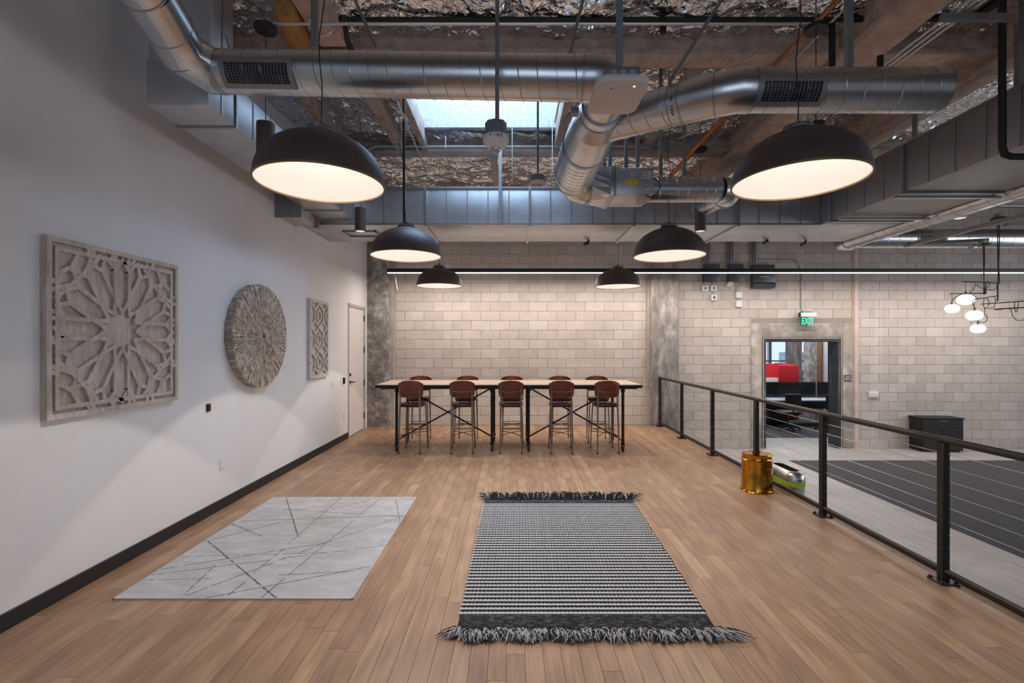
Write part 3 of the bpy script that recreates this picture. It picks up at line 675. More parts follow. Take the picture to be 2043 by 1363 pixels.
MB().sweep([(bx0 + .03, 5.1, bz1), (bx0 + .04, 5.1, bz1 + .07), (bx0 + .13, 5.1, bz1 + .10), (bx0 + .28, 5.1, bz1 + .10), (bx1 - .01, 5.1, bz1 + .06), (bx1 + .03, 5.1, bz1 - .02), (bx1, 5.1, bz1 - .06)], .007, 6).build('flex_conduit', 'conduit', t)
# outlet duct right of box
t = thing('outlet_duct', 'silver spiral duct leaving the right side of the stickered grey air box', 'duct', (1.8, 5.2, 3.41))
p0 = Vector((1.475, 5.22, 3.41)); p1 = Vector((2.26, 5.22, 3.41)); spiral_duct(t, p0, p1, .133, pitch=.10)
MB().sweep([p1, (2.35, 5.25, 3.41), (2.41, 5.33, 3.41), (2.43, 5.44, 3.41)], .136, 40).build('elbow', 'galv', t)
spiral_duct(t, (2.43, 5.44, 3.41), (2.62, 6.82, 3.62), .11, pitch=.1)
m = Bands(); band(m, p1, (1, 0, 0), .136); band(m, (2.35, 5.25, 3.41), (1, .6, 0), .138, .008); band(m, (2.43, 5.44, 3.41), (0, 1, 0), .138); m.build('joint_band', 'galv_seam', t)
# rectangular ducts
def seams(root, axis, fixed, ps, z0, z1, mat='galv_seam', big=(), underside=None):
    for p in ps:
        m = MB(); b = p in big; w_ = .016 if b else .007; h_ = .03 if b else .006
        if axis == 'x': m.box((p - w_, fixed - h_, z0 - (.03 if b else 0)), (p + w_, fixed, z1))
        else: m.box((fixed - h_, p - w_, z0 - (.03 if b else 0)), (fixed, p + w_, z1))
        if underside and b:
            u0, u1, zz = underside
            if axis == 'x': m.box((p - .016, u0, zz - .025), (p + .016, u1, zz))
            else: m.box((u0, p - .016, zz - .025), (u1, p + .016, zz))
        m.build('flange' if b else 'seam', mat, root)
ZB, ZT = 3.43, 3.95
t = thing('rectangular_duct', 'wide blue-lit rectangular duct spanning above the bar table along back wall', 'duct', (0, 7.3, ZB))
MB().box((-3.0, 6.79, ZB), (5.50, 7.90, ZT)).build('duct_body', 'galv_rect', t, bevel=.004)
xs = [-1.83 + k * .297 for k in range(24)]
big = [xs[2], xs[7], xs[12], xs[17]]
seams(t, 'x', 6.79, [q for q in xs if q < 4.35], ZB, ZT, big=big, underside=(6.79, 7.92, ZB))
MB().box((-3.0, 6.765, ZB - .012), (4.40, 6.79, ZB + .012)).build('bottom_angle', 'galv_seam', t); MB().box((-3.0, 6.765, ZT - .012), (4.40, 6.79, ZT + .012)).build('top_angle', 'galv_seam', t)
for (ax, ay, aw) in ((-2.55, 7.15, .5), (-1.93, 7.35, .42)):
    m = MB(); zz = ZB - .02
    m.box((ax, ay, zz), (ax + aw, ay + .02, ZB)).box((ax, ay + .34, zz), (ax + aw, ay + .36, ZB)).box((ax, ay, zz), (ax + .02, ay + .36, ZB)).box((ax + aw - .02, ay, zz), (ax + aw, ay + .36, ZB)); m.build('access_panel', 'strut', t)
t = thing('rectangular_duct', 'dark grey rectangular duct running along the upper right towards the camera', 'duct', (4.9, 4, ZB))
M['galv_dark'] = plain('dull_dark_galvanised_sheet', (.33, .335, .35), .5, .8, var=.08, vs=3)
MB().box((4.40, -2.0, ZB), (5.50, 6.785, ZT)).build('duct_body', 'galv_dark', t, bevel=.004)
ys = [5.34 - .305 * k for k in range(-4, 16)]
seams(t, 'y', 4.40, ys, ZB, ZT, big=(ys[4], ys[0], ys[9]), underside=(4.40, 5.52, ZB))
for yy in (6.35, 5.43): MB().box((4.36, yy - .02, ZB - .05), (5.56, yy + .02, ZB - .02)).build('hanger_strut', 'conduit', t)
MB().box((4.375, -2, ZT - .012), (4.4, 6.78, ZT + .012)).build('top_angle', 'strut', t)
t = thing('rectangular_duct', 'rectangular duct running along the left wall above the first big dome lamp', 'duct', (-2.5, 5, 3.49))
MB().box((-2.72, 3.54, 3.49), (-2.26, 6.785, 3.83)).build('duct_body', 'galv_rect', t, bevel=.004)
MB().box((-2.72, 3.56, 3.83), (-2.26, 3.86, DECK)).build('riser', 'galv_rect', t, bevel=.004)
for yy in (3.89, 5.0, 6.3): MB().box((-2.74, yy - .014, 3.475), (-2.245, yy + .014, 3.845)).build('flange', 'galv_seam', t)
for yy in (3.70, 4.15, 4.45, 4.75, 5.4, 5.8): MB().box((-2.26, yy - .006, 3.49), (-2.254, yy + .006, 3.83)).build('seam', 'galv_seam', t)
MB().box((-2.262, 3.70, 3.83), (-2.254, 3.71, DECK)).obox((-2.256, 3.75, 4.15), (-2.256, 3.82, 4.06), .004, .008).build('seam', 'galv_seam', t)
MB().box((-3.03, 6.10, 3.37), (-2.73, 6.60, 3.70)).build('side_collar', 'galv_rect', t, bevel=.004)
MB().box((-3.03, 6.07, 3.34), (-2.70, 6.10, 3.73)).build('flange', 'strut', t); MB().box((-2.76, 6.60, 3.34), (-2.70, 6.66, 3.73)).build('flange', 'strut', t)
MB().obox((-2.5, 4.75, 3.485), (-2.42, 4.80, 3.47), .012, .012).obox((-2.46, 4.78, 3.47), (-2.44, 4.86, 3.46), .012, .012).obox((-2.36, 4.9, 3.485), (-2.30, 4.92, 3.46), .02, .012).build('cut_strap_end', 'black', t)
# right hall round ducts
t = thing('hall_duct', 'thin silver spiral duct running beside the right rectangular duct towards the camera', 'duct', (5.7, 5, 3.46))
spiral_duct(t, (5.70, 8.05, 3.46), (5.70, 1.0, 3.46), .118, pitch=.22); MB().sweep([(5.70, 8.05, 3.46), (5.72, 8.25, 3.48), (5.82, 8.38, 3.50), (6.0, 8.42, 3.51)], .121, 32).build('elbow', 'galv', t)
t = thing('hall_duct', 'silver spiral duct crossing above the hall wall on the right with small black grille', 'duct', (9, 8.5, 3.6))
spiral_duct(t, (5.95, 8.45, 3.60), (12.8, 8.45, 3.60), .165, pitch=.2)
grille(t, (5.95, 8.45, 3.60), (12.8, 8.45, 3.60), .165, 1.15, 1.60, -.1, .7, 14)
# ================================================================ PIPES, STRUTS, CONDUITS
def rod(name, label, cat, pts, r, mat, n=8, group=None):
    pts = [Vector(p) for p in pts]; o = MB().sweep(pts, r, n).build(name, mat)
    off = pts[0]
    for v in o.data.vertices: v.co -= off
    o.location = off; return tag(o, label, cat, group)
def strutbar(name, label, cat, p0, p1, w_=.041, mat='strut'):
    m = MB(); p0 = Vector(p0); p1 = Vector(p1); m.obox(p0, p1, w_, w_ * .9, (0, 1, 0.01)); o = m.build(name, mat)
    for v in o.data.vertices: v.co -= p0
    o.location = p0; return tag(o, label, cat)
rod('sprinkler_main', 'black sprinkler main running across under the foil ceiling', 'pipe', [(-1.95, 4.40, 4.715), (4.24, 4.40, 4.715)], .022, 'black_pipe', 12)
rod('sprinkler_drop', 'black sprinkler drop pipe descending past the dark right duct with elbow', 'pipe', [(4.24, 4.40, 4.715), (4.27, 4.2, 4.715), (4.25, 4.13, 4.69), (4.25, 4.13, 4.60), (4.25, 4.13, 3.42), (4.27, 4.13, 3.36), (4.33, 4.13, 3.34), (5.8, 4.13, 3.34)], .028, 'black_pipe', 12)
rod('conduit', 'long straight silver conduit crossing under the near cross beam', 'conduit', [(-2.03, 3.95, 4.37), (2.50, 3.95, 4.37)], .012, 'conduit')
rod('conduit', 'silver conduit crossing behind the red-lettered alarm', 'conduit', [(-2.2, 6.95, 4.50), (-2.0, 6.95, 4.61), (1.55, 6.95, 4.61), (2.0, 6.95, 4.59)], .012, 'conduit')
rod('conduit', 'grey conduit leading into the black mount by the right girder', 'conduit', [(1.55, 6.6, 4.50), (1.8, 6.6, 4.49), (2.2, 6.6, 4.49)], .012, 'strut')
rod('copper_pipe', 'orange-brown copper pipe beside the big right girder', 'pipe', [(2.63, 2.4, 4.50), (2.63, 9.5, 4.50)], .022, 'copper', 12)
rod('conduit', 'thin white conduit next to the copper pipe', 'conduit', [(2.76, 2.4, 4.50), (2.76, 5.2, 4.50), (2.72, 8, 4.50)], .011, 'conduit')
for k, dx in enumerate((0, .06, .12)):
    rod('conduit', ('conduit under right girder, nearest the girder of three parallel ones', 'middle one of three parallel conduits under right girder', 'outer one of three parallel conduits, farthest from right girder')[k], 'conduit', [(3.54 + dx, 2.2, 4.38), (3.54 + dx, 8.9, 4.38)], .013, 'conduit', group='parallel conduits under the right girder')
strutbar('trapeze_strut', 'short steel strut carrying the three parallel conduits', 'strut', (3.45, 3.83, 4.34), (4.0, 3.83, 4.34), .05)
def hang(px, y1, d, w_, label, y0top=None, mat='strut', rnd=False):
    p1 = at(px, y1, d); p0 = Vector((p1.x, p1.y, DECK - .02 if y0top is None else at(px, y0top, d).z))
    return rod('hanger_rod', label, 'hanger', [p0, p1], w_ / 2, mat, 10) if rnd else strutbar('hanger_strut', label, 'hanger', p0, p1, w_)
hang(628, 97, 3.28, .042, 'steel strut hanging the long silver duct right of black grille')
hang(1236, 157.5, 2.45, .031, 'perforated strut holding the white access point')
hang(1693, 133, 3.21, .042, 'steel strut hanging the capped right duct')
hang(1660, 135, 3.9, .05, 'black pipe stub dropping behind the capped right duct', 48, rnd=True, mat='black_pipe')
hang(1756, 135, 4.1, .05, 'black pipe stub crossing the three parallel conduits', 112, rnd=True, mat='black_pipe')
hang(992, 247, 2.90, .026, 'grey tube holding the red-lettered fire alarm', rnd=True)
hang(998, 447, 6.74, .045, 'bright steel strut below the fire alarm in front of blue duct', 300)
hang(1073, 352, 4.88, .024, 'thin grey tube holding the octagonal junction box', rnd=True)
hang(806, 446, 5.16, .026, 'black rod reaching the dome lamp second on the left', 150, rnd=True, mat='black_pipe')
for px, yb, d in ((1205, 338, 5.1), (1217, 336, 5.3), (1249, 334, 5.1), (1272, 334, 5.3), (1318, 352, 5.22), (1365, 352, 5.6)):
    hang(px, yb, d, .035, 'steel strut above air box, %s' % {1205: 'leftmost over its transition', 1217: 'second from left', 1249: 'over its blue sticker', 1272: 'over its right half', 1318: 'just right of the box on the outlet duct', 1365: 'farthest right near the girder'}[px])
hang(2033, 300, 4.3, .05, 'tall strut beside the black sprinkler drop at right edge')
hang(1825, 272, 5.15, .035, 'short strut above the dark right duct')
for i, (a, b, da, db, r, mt, lab) in enumerate([((690, -40), (752, 97), 3.6, 3.35, .012, 'strut', 'slanting steel brace above the long duct, left of the alarm tube'), ((1170, -30), (1137, 108), 3.4, 3.3, .011, 'strut', 'slanting grey brace left of the perforated strut'), ((1458, -30), (1335, 165), 3.5, 3.35, .013, 'strut', 'slanting brace above the bend of the right branch duct'), ((792, 200), (852, 345), 4.2, 6.9, .010, 'conduit', 'slanting conduit below the long duct left of the skylight'),
        ((1452, 225), (1335, 352), 5.0, 6.3, .02, 'copper', 'rusty slanting brace behind the right branch duct'), ((1300, 300), (1390, 355), 6.0, 5.6, .008, 'copper', 'thin rusty brace crossing above the outlet duct')]):
    rod('brace', lab, 'brace', [at(*a, da), at(*b, db)], r, mt)
rod('cable', 'thin grey cable slung between the beam and the right branch duct', 'cable', [at(1510, 30, 4.4), at(1490, 70, 4.3), at(1460, 115, 4.2), at(1452, 128, 4.1), at(1500, 112, 4.2), at(1516, 95, 4.3), at(1510, 40, 4.4)], .004, 'conduit', 6)
rod('cable', 'thin loose cable hanging below right branch duct', 'cable', [at(1408, 228, 3.3), at(1390, 252, 4.0), at(1370, 270, 4.5), at(1354, 277, 4.8)], .004, 'conduit', 6)
rod('cable', 'coil of grey flexible cable beside the strut on near beam', 'cable', [at(640 + 26 * math.cos(a), 52 + 20 * math.sin(a), 4.2) for a in [k * .35 - .4 for k in range(14)]], .008, 'conduit', 6)
rod('sprinkler_pipe', 'short black flexible sprinkler arm above the long duct', 'pipe', [at(686, 35, 4.3), at(690, 60, 4.2), at(693, 80, 4.1), at(700, 97, 4.0)], .025, 'black_pipe')
rod('sprinkler', 'small sprinkler head hanging from the black main near centre right', 'sprinkler', [at(1323, 30, 4.4), at(1323, 52, 4.4), at(1323, 66, 4.4)], .03, 'black_pipe')
for px in (796, 1015, 1366, 1560):
    rod('hanger_rod', 'thin threaded rod holding the black sprinkler main, %s' % {796: 'leftmost', 1015: 'just right of the alarm tube', 1366: 'centre right', 1560: 'rightmost'}[px], 'hanger', [at(px, 40, 4.40), Vector((at(px, 40, 4.4).x, 4.4, 4.88))], .006, 'strut', 6)
for px, y0, y1, d, in ((889, 240, 295, 6.9), (1022, 260, 365, 6.7), (1102, 260, 345, 6.7), (718, 230, 380, 6.9)):
    rod('hanger_rod', 'thin threaded rod in the foil bay, %s' % {889: 'left under the skylight', 1022: 'just right of the alarm', 1102: 'under the right edge of skylight', 718: 'behind the first big dome lamp'}[px], 'hanger', [Vector((at(px, y0, d).x, d, 4.88)), at(px, y1, d)], .005, 'conduit', 6)
# more conduit clutter by right bay
rod('conduit', 'pinkish conduit under the roof above right hall duct, upper', 'conduit', [(7.5, 7.5, 4.0), (12.5, 7.5, 4.0)], .025, 'fireproof', 8)
rod('conduit', 'grey conduit under the roof above right hall duct, lower', 'conduit', [(6.7, 7.2, 3.82), (12.5, 7.2, 3.82)], .02, 'strut', 8)
# ================================================================ CEILING DEVICES
# access point
t = thing('access_point', 'white rounded-corner wireless access point hanging under a steel box', 'access point', (.55, 2.47, 2.98))
x0, x1, y0, y1, z0 = .41, .672, 2.29, 2.63, 2.975; rc = .055; poly = []
for (cx_, cy_, a0) in ((x1 - rc, y1 - rc, 0), (x0 + rc, y1 - rc, 90), (x0 + rc, y0 + rc, 180), (x1 - rc, y0 + rc, 270)):
    for k in range(7): a = R(a0 + 15 * k); poly.append((cx_ + rc * math.cos(a), cy_ + rc * math.sin(a)))
MB().prism(poly, .035, (0, 0, z0), (1, 0, 0), (0, 1, 0), (0, 0, 1)).build('housing', 'ap', t, bevel=.008)
MB().cyl((.60, 2.34, z0 - .002), (.60, 2.34, z0), .004, n=10).build('status_light', 'led_strip', t)
MB().box((.575, 2.33, z0 - .0015), (.580, 2.36, z0)).build('logo_mark', 'strut', t)
MB().lathe([(.0001, 0), (.012, 0)], 3, (.49, 2.36, z0 - .001)).build('logo_mark', 'strut', t)
MB().box((.46, 2.34, z0 + .037), (.63, 2.48, z0 + .10)).build('junction_box', 'strut', t, bevel=.004)
m = MB()
for dx in (.50, .545, .59): m.cyl((dx, 2.337, z0 + .07), (dx, 2.34, z0 + .07), .013, n=14)
m.build('knockout', 'conduit', t)
# fire strobe
p = Vector((-.10, 2.90, 2.945))
t = thing('fire_alarm', 'white round alarm with clear strobe and red lettering under a steel box', 'alarm', p)
MB().lathe([(.0005, -.045), (.035, -.044), (.06, -.03), (.078, -.005), (.080, .012), (.074, .028), (.05, .034), (.0005, .034)], 36, tuple(p)).build('housing', 'white_plastic', t)
MB().lathe([(.0005, -.078), (.012, -.076), (.024, -.066), (.030, -.05), (.030, -.042)], 24, tuple(p)).build('strobe_lens', 'glass_lens', t) if False else None
M['glass_lens'] = plain('clear_strobe_lens', (.50, .50, .50), .08, .4)
MB().lathe([(.0005, -.078), (.012, -.076), (.024, -.066), (.030, -.05), (.030, -.042)], 24, tuple(p)).build('strobe_lens', 'glass_lens', t)
MB().lathe([(.066, 0), (.066, .075), (.045, .085)], 8, (p.x, p.y, p.z + .035), cap=True).build('junction_box', 'strut', t, smooth=False)
for i, ch in enumerate('FIRE'):
    a = R(-90 + (i - 1.5) * 15 + 3); rad = .0800
    cu = bpy.data.curves.new('letter', 'FONT'); cu.body = ch; cu.size = .026; cu.align_x = 'CENTER'; cu.align_y = 'CENTER'; cu.extrude = .0008; cu.offset = .0006; cu.materials.append(M['text_red'])
    o = bpy.data.objects.new('letter', font_mesh(cu, 'letter')); COL.objects.link(o); o.parent = t
    o.location = (rad * math.cos(a), rad * math.sin(a), .006); o.rotation_euler = (R(90), 0, a + R(90))
p = at(1072, 362, 4.88)
t = thing('junction_box', 'octagonal steel junction box hanging on thin tube in front of blue duct', 'junction box', p)
MB().lathe([(.085, 0), (.085, .05), (.05, .06)], 8, tuple(p), cap=True).build('box_body', 'strut', t, smooth=False)
MB().lathe([(.075, -.004), (.075, 0)], 8, tuple(p), cap=True).build('cover_plate', 'ap_grey', t, smooth=False)
# black cylinder downlights
def cylinder_lamp(x, y, label):
    t = thing('cylinder_pendant', label, 'lamp', (x, y, 3.22), 'black cylinder pendants')
    MB().lathe([(.062, .0), (.07, 0), (.07, .31), (.0005, .31)], 32, (x, y, 3.22)).build('cylinder', 'lamp_black', t)
    MB().lathe([(.0005, .004), (.062, .004)], 32, (x, y, 3.22)).build('lens', 'lens_white', t)
    MB().cyl((x, y, 3.53), (x, y, 4.30), .0035, n=6).build('cord', 'black', t); MB().cyl((x, y, 4.32), (x, y, 4.91), .006, n=6).build('support_rod', 'strut', t)
    MB().lathe([(.0005, 0), (.085, .002), (.09, .02), (.09, .035), (.0005, .035)], 28, (x, y, 4.29)).build('canopy', 'black', t)
M['lens_white'] = plain('white_lens', (.85, .85, .83), .4, emit=(1, .95, .88), es=.5)
cylinder_lamp(-2.03, 3.92, 'black cylinder pendant half hidden above nearest left dome lamp')
cylinder_lamp(-2.02, 6.33, 'black cylinder pendant against blue duct on the far left')
cylinder_lamp(2.50, 6.33, 'black cylinder pendant beside the right dome lamp in front of far duct')
cylinder_lamp(2.50, 3.92, 'black cylinder pendant hidden behind nearest right dome lamp, only its cord shows')
# dome pendants
def dome():
    t = thing('dome_pendant', 'x', 'lamp', (0, 0, 0), 'black dome pendants')
    prof = [(.380, 0), (.379, .02), (.374, .06), (.362, .10), (.343, .14), (.315, .18), (.278, .215), (.235, .245), (.185, .27), (.14, .287), (.105, .298), (.088, .308), (.082, .316)]
    MB().lathe(prof, 64).build('shade', 'lamp_black', t)
    pi = [(r - .007 if r > .1 else r - .004, z) for r, z in prof[:-1]]; MB().lathe(pi + [(.0005, .300)], 64).build('shade_lining', 'lamp_in', t)
    MB().lathe([(.383, .006), (.383, -.004), (.371, -.004), (.371, .006)], 64).build('rim', 'lamp_rim', t)
    MB().lathe([(.0005, .289), (.070, .289), (.075, .298)], 32).build('led_disc', 'lamp_glow', t)
    c = MB().lathe([(.088, .312), (.092, .316), (.092, .324), (.06, .326), (.06, .340), (.0005, .340)], 32).build('heat_sink', 'strut', t)
    m = MB()
    for k in range(36):
        a = 2 * PI * k / 36; m.obox((.058 * math.cos(a), .058 * math.sin(a), .334), (.084 * math.cos(a), .084 * math.sin(a), .334), .004, .018)
    m.build('fins', 'strut', c)
    MB().cyl((0, 0, .338), (0, 0, .37), .014, n=12).build('strain_relief', 'black', t)
    return t
dlab = ['big black dome pendant nearest on the left, in front of the long silver duct', 'big black dome pendant nearest on the right, below capped duct', 'dome pendant second on the left, hanging beside left end of black light bar',
        'dome pendant second on the right, next to black cylinder', 'smallest dome pendant on the left, over the bar table', 'smallest dome pendant on the right, over the bar table']
proto = dome(); domes = []
for i, (x, y, z) in enumerate(LAMPS):
    domes.append(proto if i == 0 else copy_tree(proto))
for i, (x, y, z) in enumerate(LAMPS):
    o = domes[i]; o['label'] = dlab[i]; o.location = (x, y, z)
    a = Vector((x, y, z + .36)); top = Vector((x + (.02 if i % 2 else .0), y + (.0 if i < 4 else .0), 4.88)); zt = 4.88
    pts = [a]; k = 14
    for q in range(1, k + 1):
        f = q / k; pts.append(Vector((x - (.13 * f if i == 2 else 0) + .022 * math.sin(q * 1.3 + i) * math.sin(f * PI), y, a.z + (zt - a.z) * f)))
    MB().sweep(pts, .0035, 6).build('cord', 'black', o)
# linear lamp
t = thing('linear_pendant', 'very long black linear lamp with glowing underside along the back wall', 'lamp', (4.3, 9.3, 3.12))
MB().box((-2.44, 9.26, 3.128), (11.0, 9.34, 3.205)).build('housing', 'black', t, bevel=.003)
MB().box((-2.43, 9.268, 3.118), (10.99, 9.332, 3.128)).build('diffuser', 'led_strip', t)
for xx in (-1.9, 2.8, 6.6, 10.4): MB().cyl((xx, 9.3, 3.205), (xx, 9.3, 4.9), .002, n=5).build('suspension_wire', 'strut', t)
rod('loose_cable', 'loose cream cable dangling behind left end of the black light bar', 'cable', [at(768, 518, 9.6), at(776, 532, 9.6), at(786, 542, 9.6), at(789, 552, 9.6), at(790, 562, 9.6), at(793, 578, 9.6)], .008, 'white_fabric', 6)
# small black spotlights under duct
for (px, py, lab) in ((1171, 484, 'small black camera under the duct above the bar table'), (1603, 486, 'small black camera under duct above the exit sign'), (1528, 482, 'small grey camera arm under the duct, left of the exit sign')):
    p = at(px, py, 7.8); t = thing('ceiling_camera', lab, 'camera', p)
    MB().cyl(p + Vector((.05, 0, .06)), p + Vector((.0, 0, -.01)), .016, n=10).build('bracket', 'black', t)
    MB().cyl(p + Vector((-.05, -.02, -.03)), p + Vector((.03, .0, .0)), .028, n=14).build('camera_body', 'black', t)
# ================================================================ LEFT WALL ART
t = thing('lattice_panel', 'large square carved wood panel with a twelve-petal star lattice on left wall', 'wall art', (XW, 3.66, 1.815))
S0 = 1.20; yc, zc = 3.655, 1.816; XF = -2.985
MB().box((XW, yc - .597, zc - .597), (XW + .016, yc + .597, zc + .597)).build('backing', 'pale_wood', t)
m = MB()
for (a0, b0, a1, b1) in ((-.6, -.6, .6, -.565), (-.6, .565, .6, .6), (-.6, -.565, -.565, .565), (.565, -.565, .6, .565)): m.box((XW, yc + a0, zc + b0), (XF, yc + a1, zc + b1))
m.build('frame', 'pale_wood', t, smooth=False)
def latt(parent, segs, w_, x0, x1, mat='pale_wood', name='lattice_bar'):
    seen = {}
    for k, (a, b) in enumerate(segs):
        a = Vector((0, a[0], a[1])); b = Vector((0, b[0], b[1])); d = (b - a)
        if d.length < .01: continue
        d.normalize(); mid = Vector(((x0 + x1) / 2 - .00023 * (k % 31), yc, zc))
        mm = MB().obox(a + mid - d * w_ * .42, b + mid + d * w_ * .42, w_, abs(x1 - x0), (1, 0, 0)); mm.build(name, mat, parent, smooth=False)
segs = []
def pol(r, a): return (r * math.sin(a) * S0, r * math.cos(a) * S0)
def clampp(p, l=.530): return (max(-l, min(l, p[0])), max(-l, min(l, p[1])))
for k in range(12):
    a = 2 * PI * k / 12; ca, sa = math.cos(a), math.sin(a)
    def L2(r, s): return ((r * sa + s * ca) * S0, (r * ca - s * sa) * S0)
    tip = .452 if k % 3 == 0 else .44
    for s in (-1, 1):
        segs += [(L2(tip, 0), L2(.385, .055 * s)), (L2(.385, .055 * s), L2(.195, .055 * s)), (L2(.195, .055 * s), L2(.118, 0))]
    b = a + PI / 12; q = .045
    p1 = L2(.385, .055); rb = .335 if k % 3 != 1 else .36
    kp = pol(.352, b); ko = pol(.445, b); nx = a + PI / 6
    segs += [(p1, clampp(pol(.43, b - .055))), (clampp(pol(.43, b - .055)), clampp(pol(.475, b)))]
    p2 = ((.385 * math.sin(nx) - .055 * math.cos(nx)) * S0, (.385 * math.cos(nx) + .055 * math.sin(nx)) * S0)
    segs += [(p2, clampp(pol(.43, b + .055))), (clampp(pol(.43, b + .055)), clampp(pol(.475, b)))]
for s in (-1, 1):
    for u in (-1, 1):
        segs += [((u * .066, s * .46), (u * .066, s * .565)), ((s * .46, u * .066), (s * .565, u * .066))]
        segs += [((s * .20, u * .53), (s * .30, u * .42)), ((u * .53, s * .20), (u * .42, s * .30)), ((s * .30, u * .42), (s * .42, u * .30)), ((s * .53, u * .36), (s * .40, u * .43)), ((s * .36, u * .53), (s * .43, u * .40)), ((s * .30, u * .42), (s * .25, u * .565)), ((s * .42, u * .30), (s * .565, u * .25))]
for l in (-.525, .525): segs += [((-.525, l), (.525, l)), ((l, -.525), (l, .525))]
for v in (-.30, -.1, .1, .30):
    for s in (-1, 1): segs += [((v, s * .525), (v + .02, s * .58)), ((s * .525, v), (s * .58, v + .02))]
latt(t, segs, .030, XW + .012, XF - .003)
# round stick art
t = thing('round_wall_art', 'round thick woven-stick disc with radiating sticks hanging on left wall', 'wall art', (XW, 5.60, 1.815))
RA = .595; NB = 150; yc2, zc2 = 5.60, 1.815; m = MB(); rng = random.Random(3)
for k in range(NB):
    a = 2 * PI * (k + rng.uniform(-.12, .12)) / NB; r = .02 + .08 * (k % 2) + .10 * (k % 4 == 1) + rng.uniform(0, .03)
    lift = rng.uniform(-.004, .006)
    while r < RA - .01:
        r2 = min(r + rng.uniform(.05, .12), RA); wk = 2 * PI * (r + r2) / 2 / NB * .45 * rng.uniform(.85, 1.05); wk = max(wk, .004)
        xf = XW + .085 + .018 * math.cos(r / RA * PI / 2) + lift + rng.uniform(-.004, .004)
        d = Vector((0, math.sin(a), math.cos(a)))
        m.obox(Vector((xf, yc2, zc2)) + d * r, Vector((xf - .001, yc2, zc2)) + d * (r2 - .003), wk * 2, .012, (1, 0, 0)); r = r2
m.build('face_sticks', 'sticks', t, smooth=False)['kind'] = 'stuff'
m = MB()
for k in range(170):
    a = 2 * PI * k / 170; d = Vector((0, math.sin(a), math.cos(a))); rj = RA + rng.uniform(-.006, .006)
    m.obox(Vector((XW + .004, yc2, zc2)) + d * (rj - .01), Vector((XW + .09 + rng.uniform(-.006, .006), yc2, zc2)) + d * rj, .017, .014, d)
m.build('rim_sticks', 'sticks', t, smooth=False)['kind'] = 'stuff'
MB().lathe([(.0005, .078), (RA - .02, .078), (RA - .02, .0), (.0005, 0)], 64, (XW, yc2, zc2), 'x').build('backing_disc', 'sticks_dark', t) if 'sticks_dark' in M else None
M['sticks_dark'] = plain('dark_stick_backing', (.07, .05, .035), .9)
MB().lathe([(.0005, .082), (RA - .02, .080), (RA - .02, .0), (.0005, 0)], 64, (XW, yc2, zc2), 'x').build('backing_disc', 'sticks_dark', t)
# narrow hex lattice panel
t = thing('lattice_panel', 'narrow tall pale wood panel with interlaced hexagons beside the white door', 'wall art', (XW, 7.39, 1.805))
y0, y1, z0, z1 = 7.03, 7.75, 1.207, 2.404; yc, zc = (y0 + y1) / 2, (z0 + z1) / 2
MB().box((XW, y0 + .003, z0 + .003), (XW + .012, y1 - .003, z1 - .003)).build('backing', 'pale_wood2', t)
m = MB()
for lo, hi in (((y0, z0), (y1, z0 + .05)), ((y0, z1 - .05), (y1, z1)), ((y0, z0 + .05), (y0 + .05, z1 - .05)), ((y1 - .05, z0 + .05), (y1, z1 - .05))): m.box((XW, lo[0], lo[1]), (XF, hi[0], hi[1]))
m.build('frame', 'pale_wood2', t, smooth=False)
segs = []
for r_ in range(3):
    cz = (r_ - 1) * .365
    for (hw, hh, hs) in ((.155, .185, .09), (.07, .085, .04)):
        P_ = [(0, hh), (hw, hs), (hw, -hs), (0, -hh), (-hw, -hs), (-hw, hs)]
        segs += [((P_[i][0], P_[i][1] + cz), (P_[(i + 1) % 6][0], P_[(i + 1) % 6][1] + cz)) for i in range(6)]
    for s in (-1, 1):
        segs += [((s * .155, cz + .09), (s * .33, cz + .19)), ((s * .155, cz - .09), (s * .33, cz - .19)), ((s * .33, cz + .09), (s * .24, cz)), ((s * .24, cz), (s * .33, cz - .09))]
for s in (-1, 1): segs += [((0, s * .545), (s * .16, s * .455)), ((0, s * .545), (-s * .16, s * .455))]
latt(t, segs, .030, XW + .010, XF - .003, 'pale_wood2')
# wall devices on left wall
def wplate(name, lab, cat, y, z, wy, hz, th, mat, extra=None, mat2=None):
    t = thing(name, lab, cat, (XW, y, z)); MB().box((XW, y - wy / 2, z - hz / 2), (XW + th, y + wy / 2, z + hz / 2)).build('plate', mat, t, bevel=.002)
    if extra:
        for (dy, dz, w2, h2) in extra: MB().box((XW + th, y + dy - w2 / 2, z + dz - h2 / 2), (XW + th + .004, y + dy + w2 / 2, z + dz + h2 / 2)).build('insert', mat2 or mat, t, bevel=.001)
    return t
wplate('fire_pull', 'tiny black and red device on left wall below the round art', 'switch', 4.735, 1.085, .045, .075, .02, 'black', [(.012, 0, .018, .05)], 'red')
wplate('wall_outlet', 'white wall outlet low on the left wall above the grey rug', 'outlet', 4.97, .465, .075, .12, .006, 'white_plastic', [(0, .03, .034, .03), (0, -.03, .034, .03)])
wplate('light_switch', 'white switch plate right of the narrow lattice panel', 'switch', 8.04, 1.06, .12, .12, .006, 'white_plastic', [(-.024, 0, .03, .06), (.024, 0, .03, .06)])
wplate('light_switch', 'white plate directly left of the black card reader', 'switch', 8.44, 1.075, .06, .115, .006, 'white_plastic')
wplate('card_reader', 'black card reader beside the white door', 'card reader', 8.54, 1.075, .05, .11, .03, 'black')
wplate('wall_outlet', 'white outlet low on left wall just before the door', 'outlet', 8.57, .455, .07, .115, .006, 'white_plastic', [(0, .03, .034, .03), (0, -.03, .034, .03)])
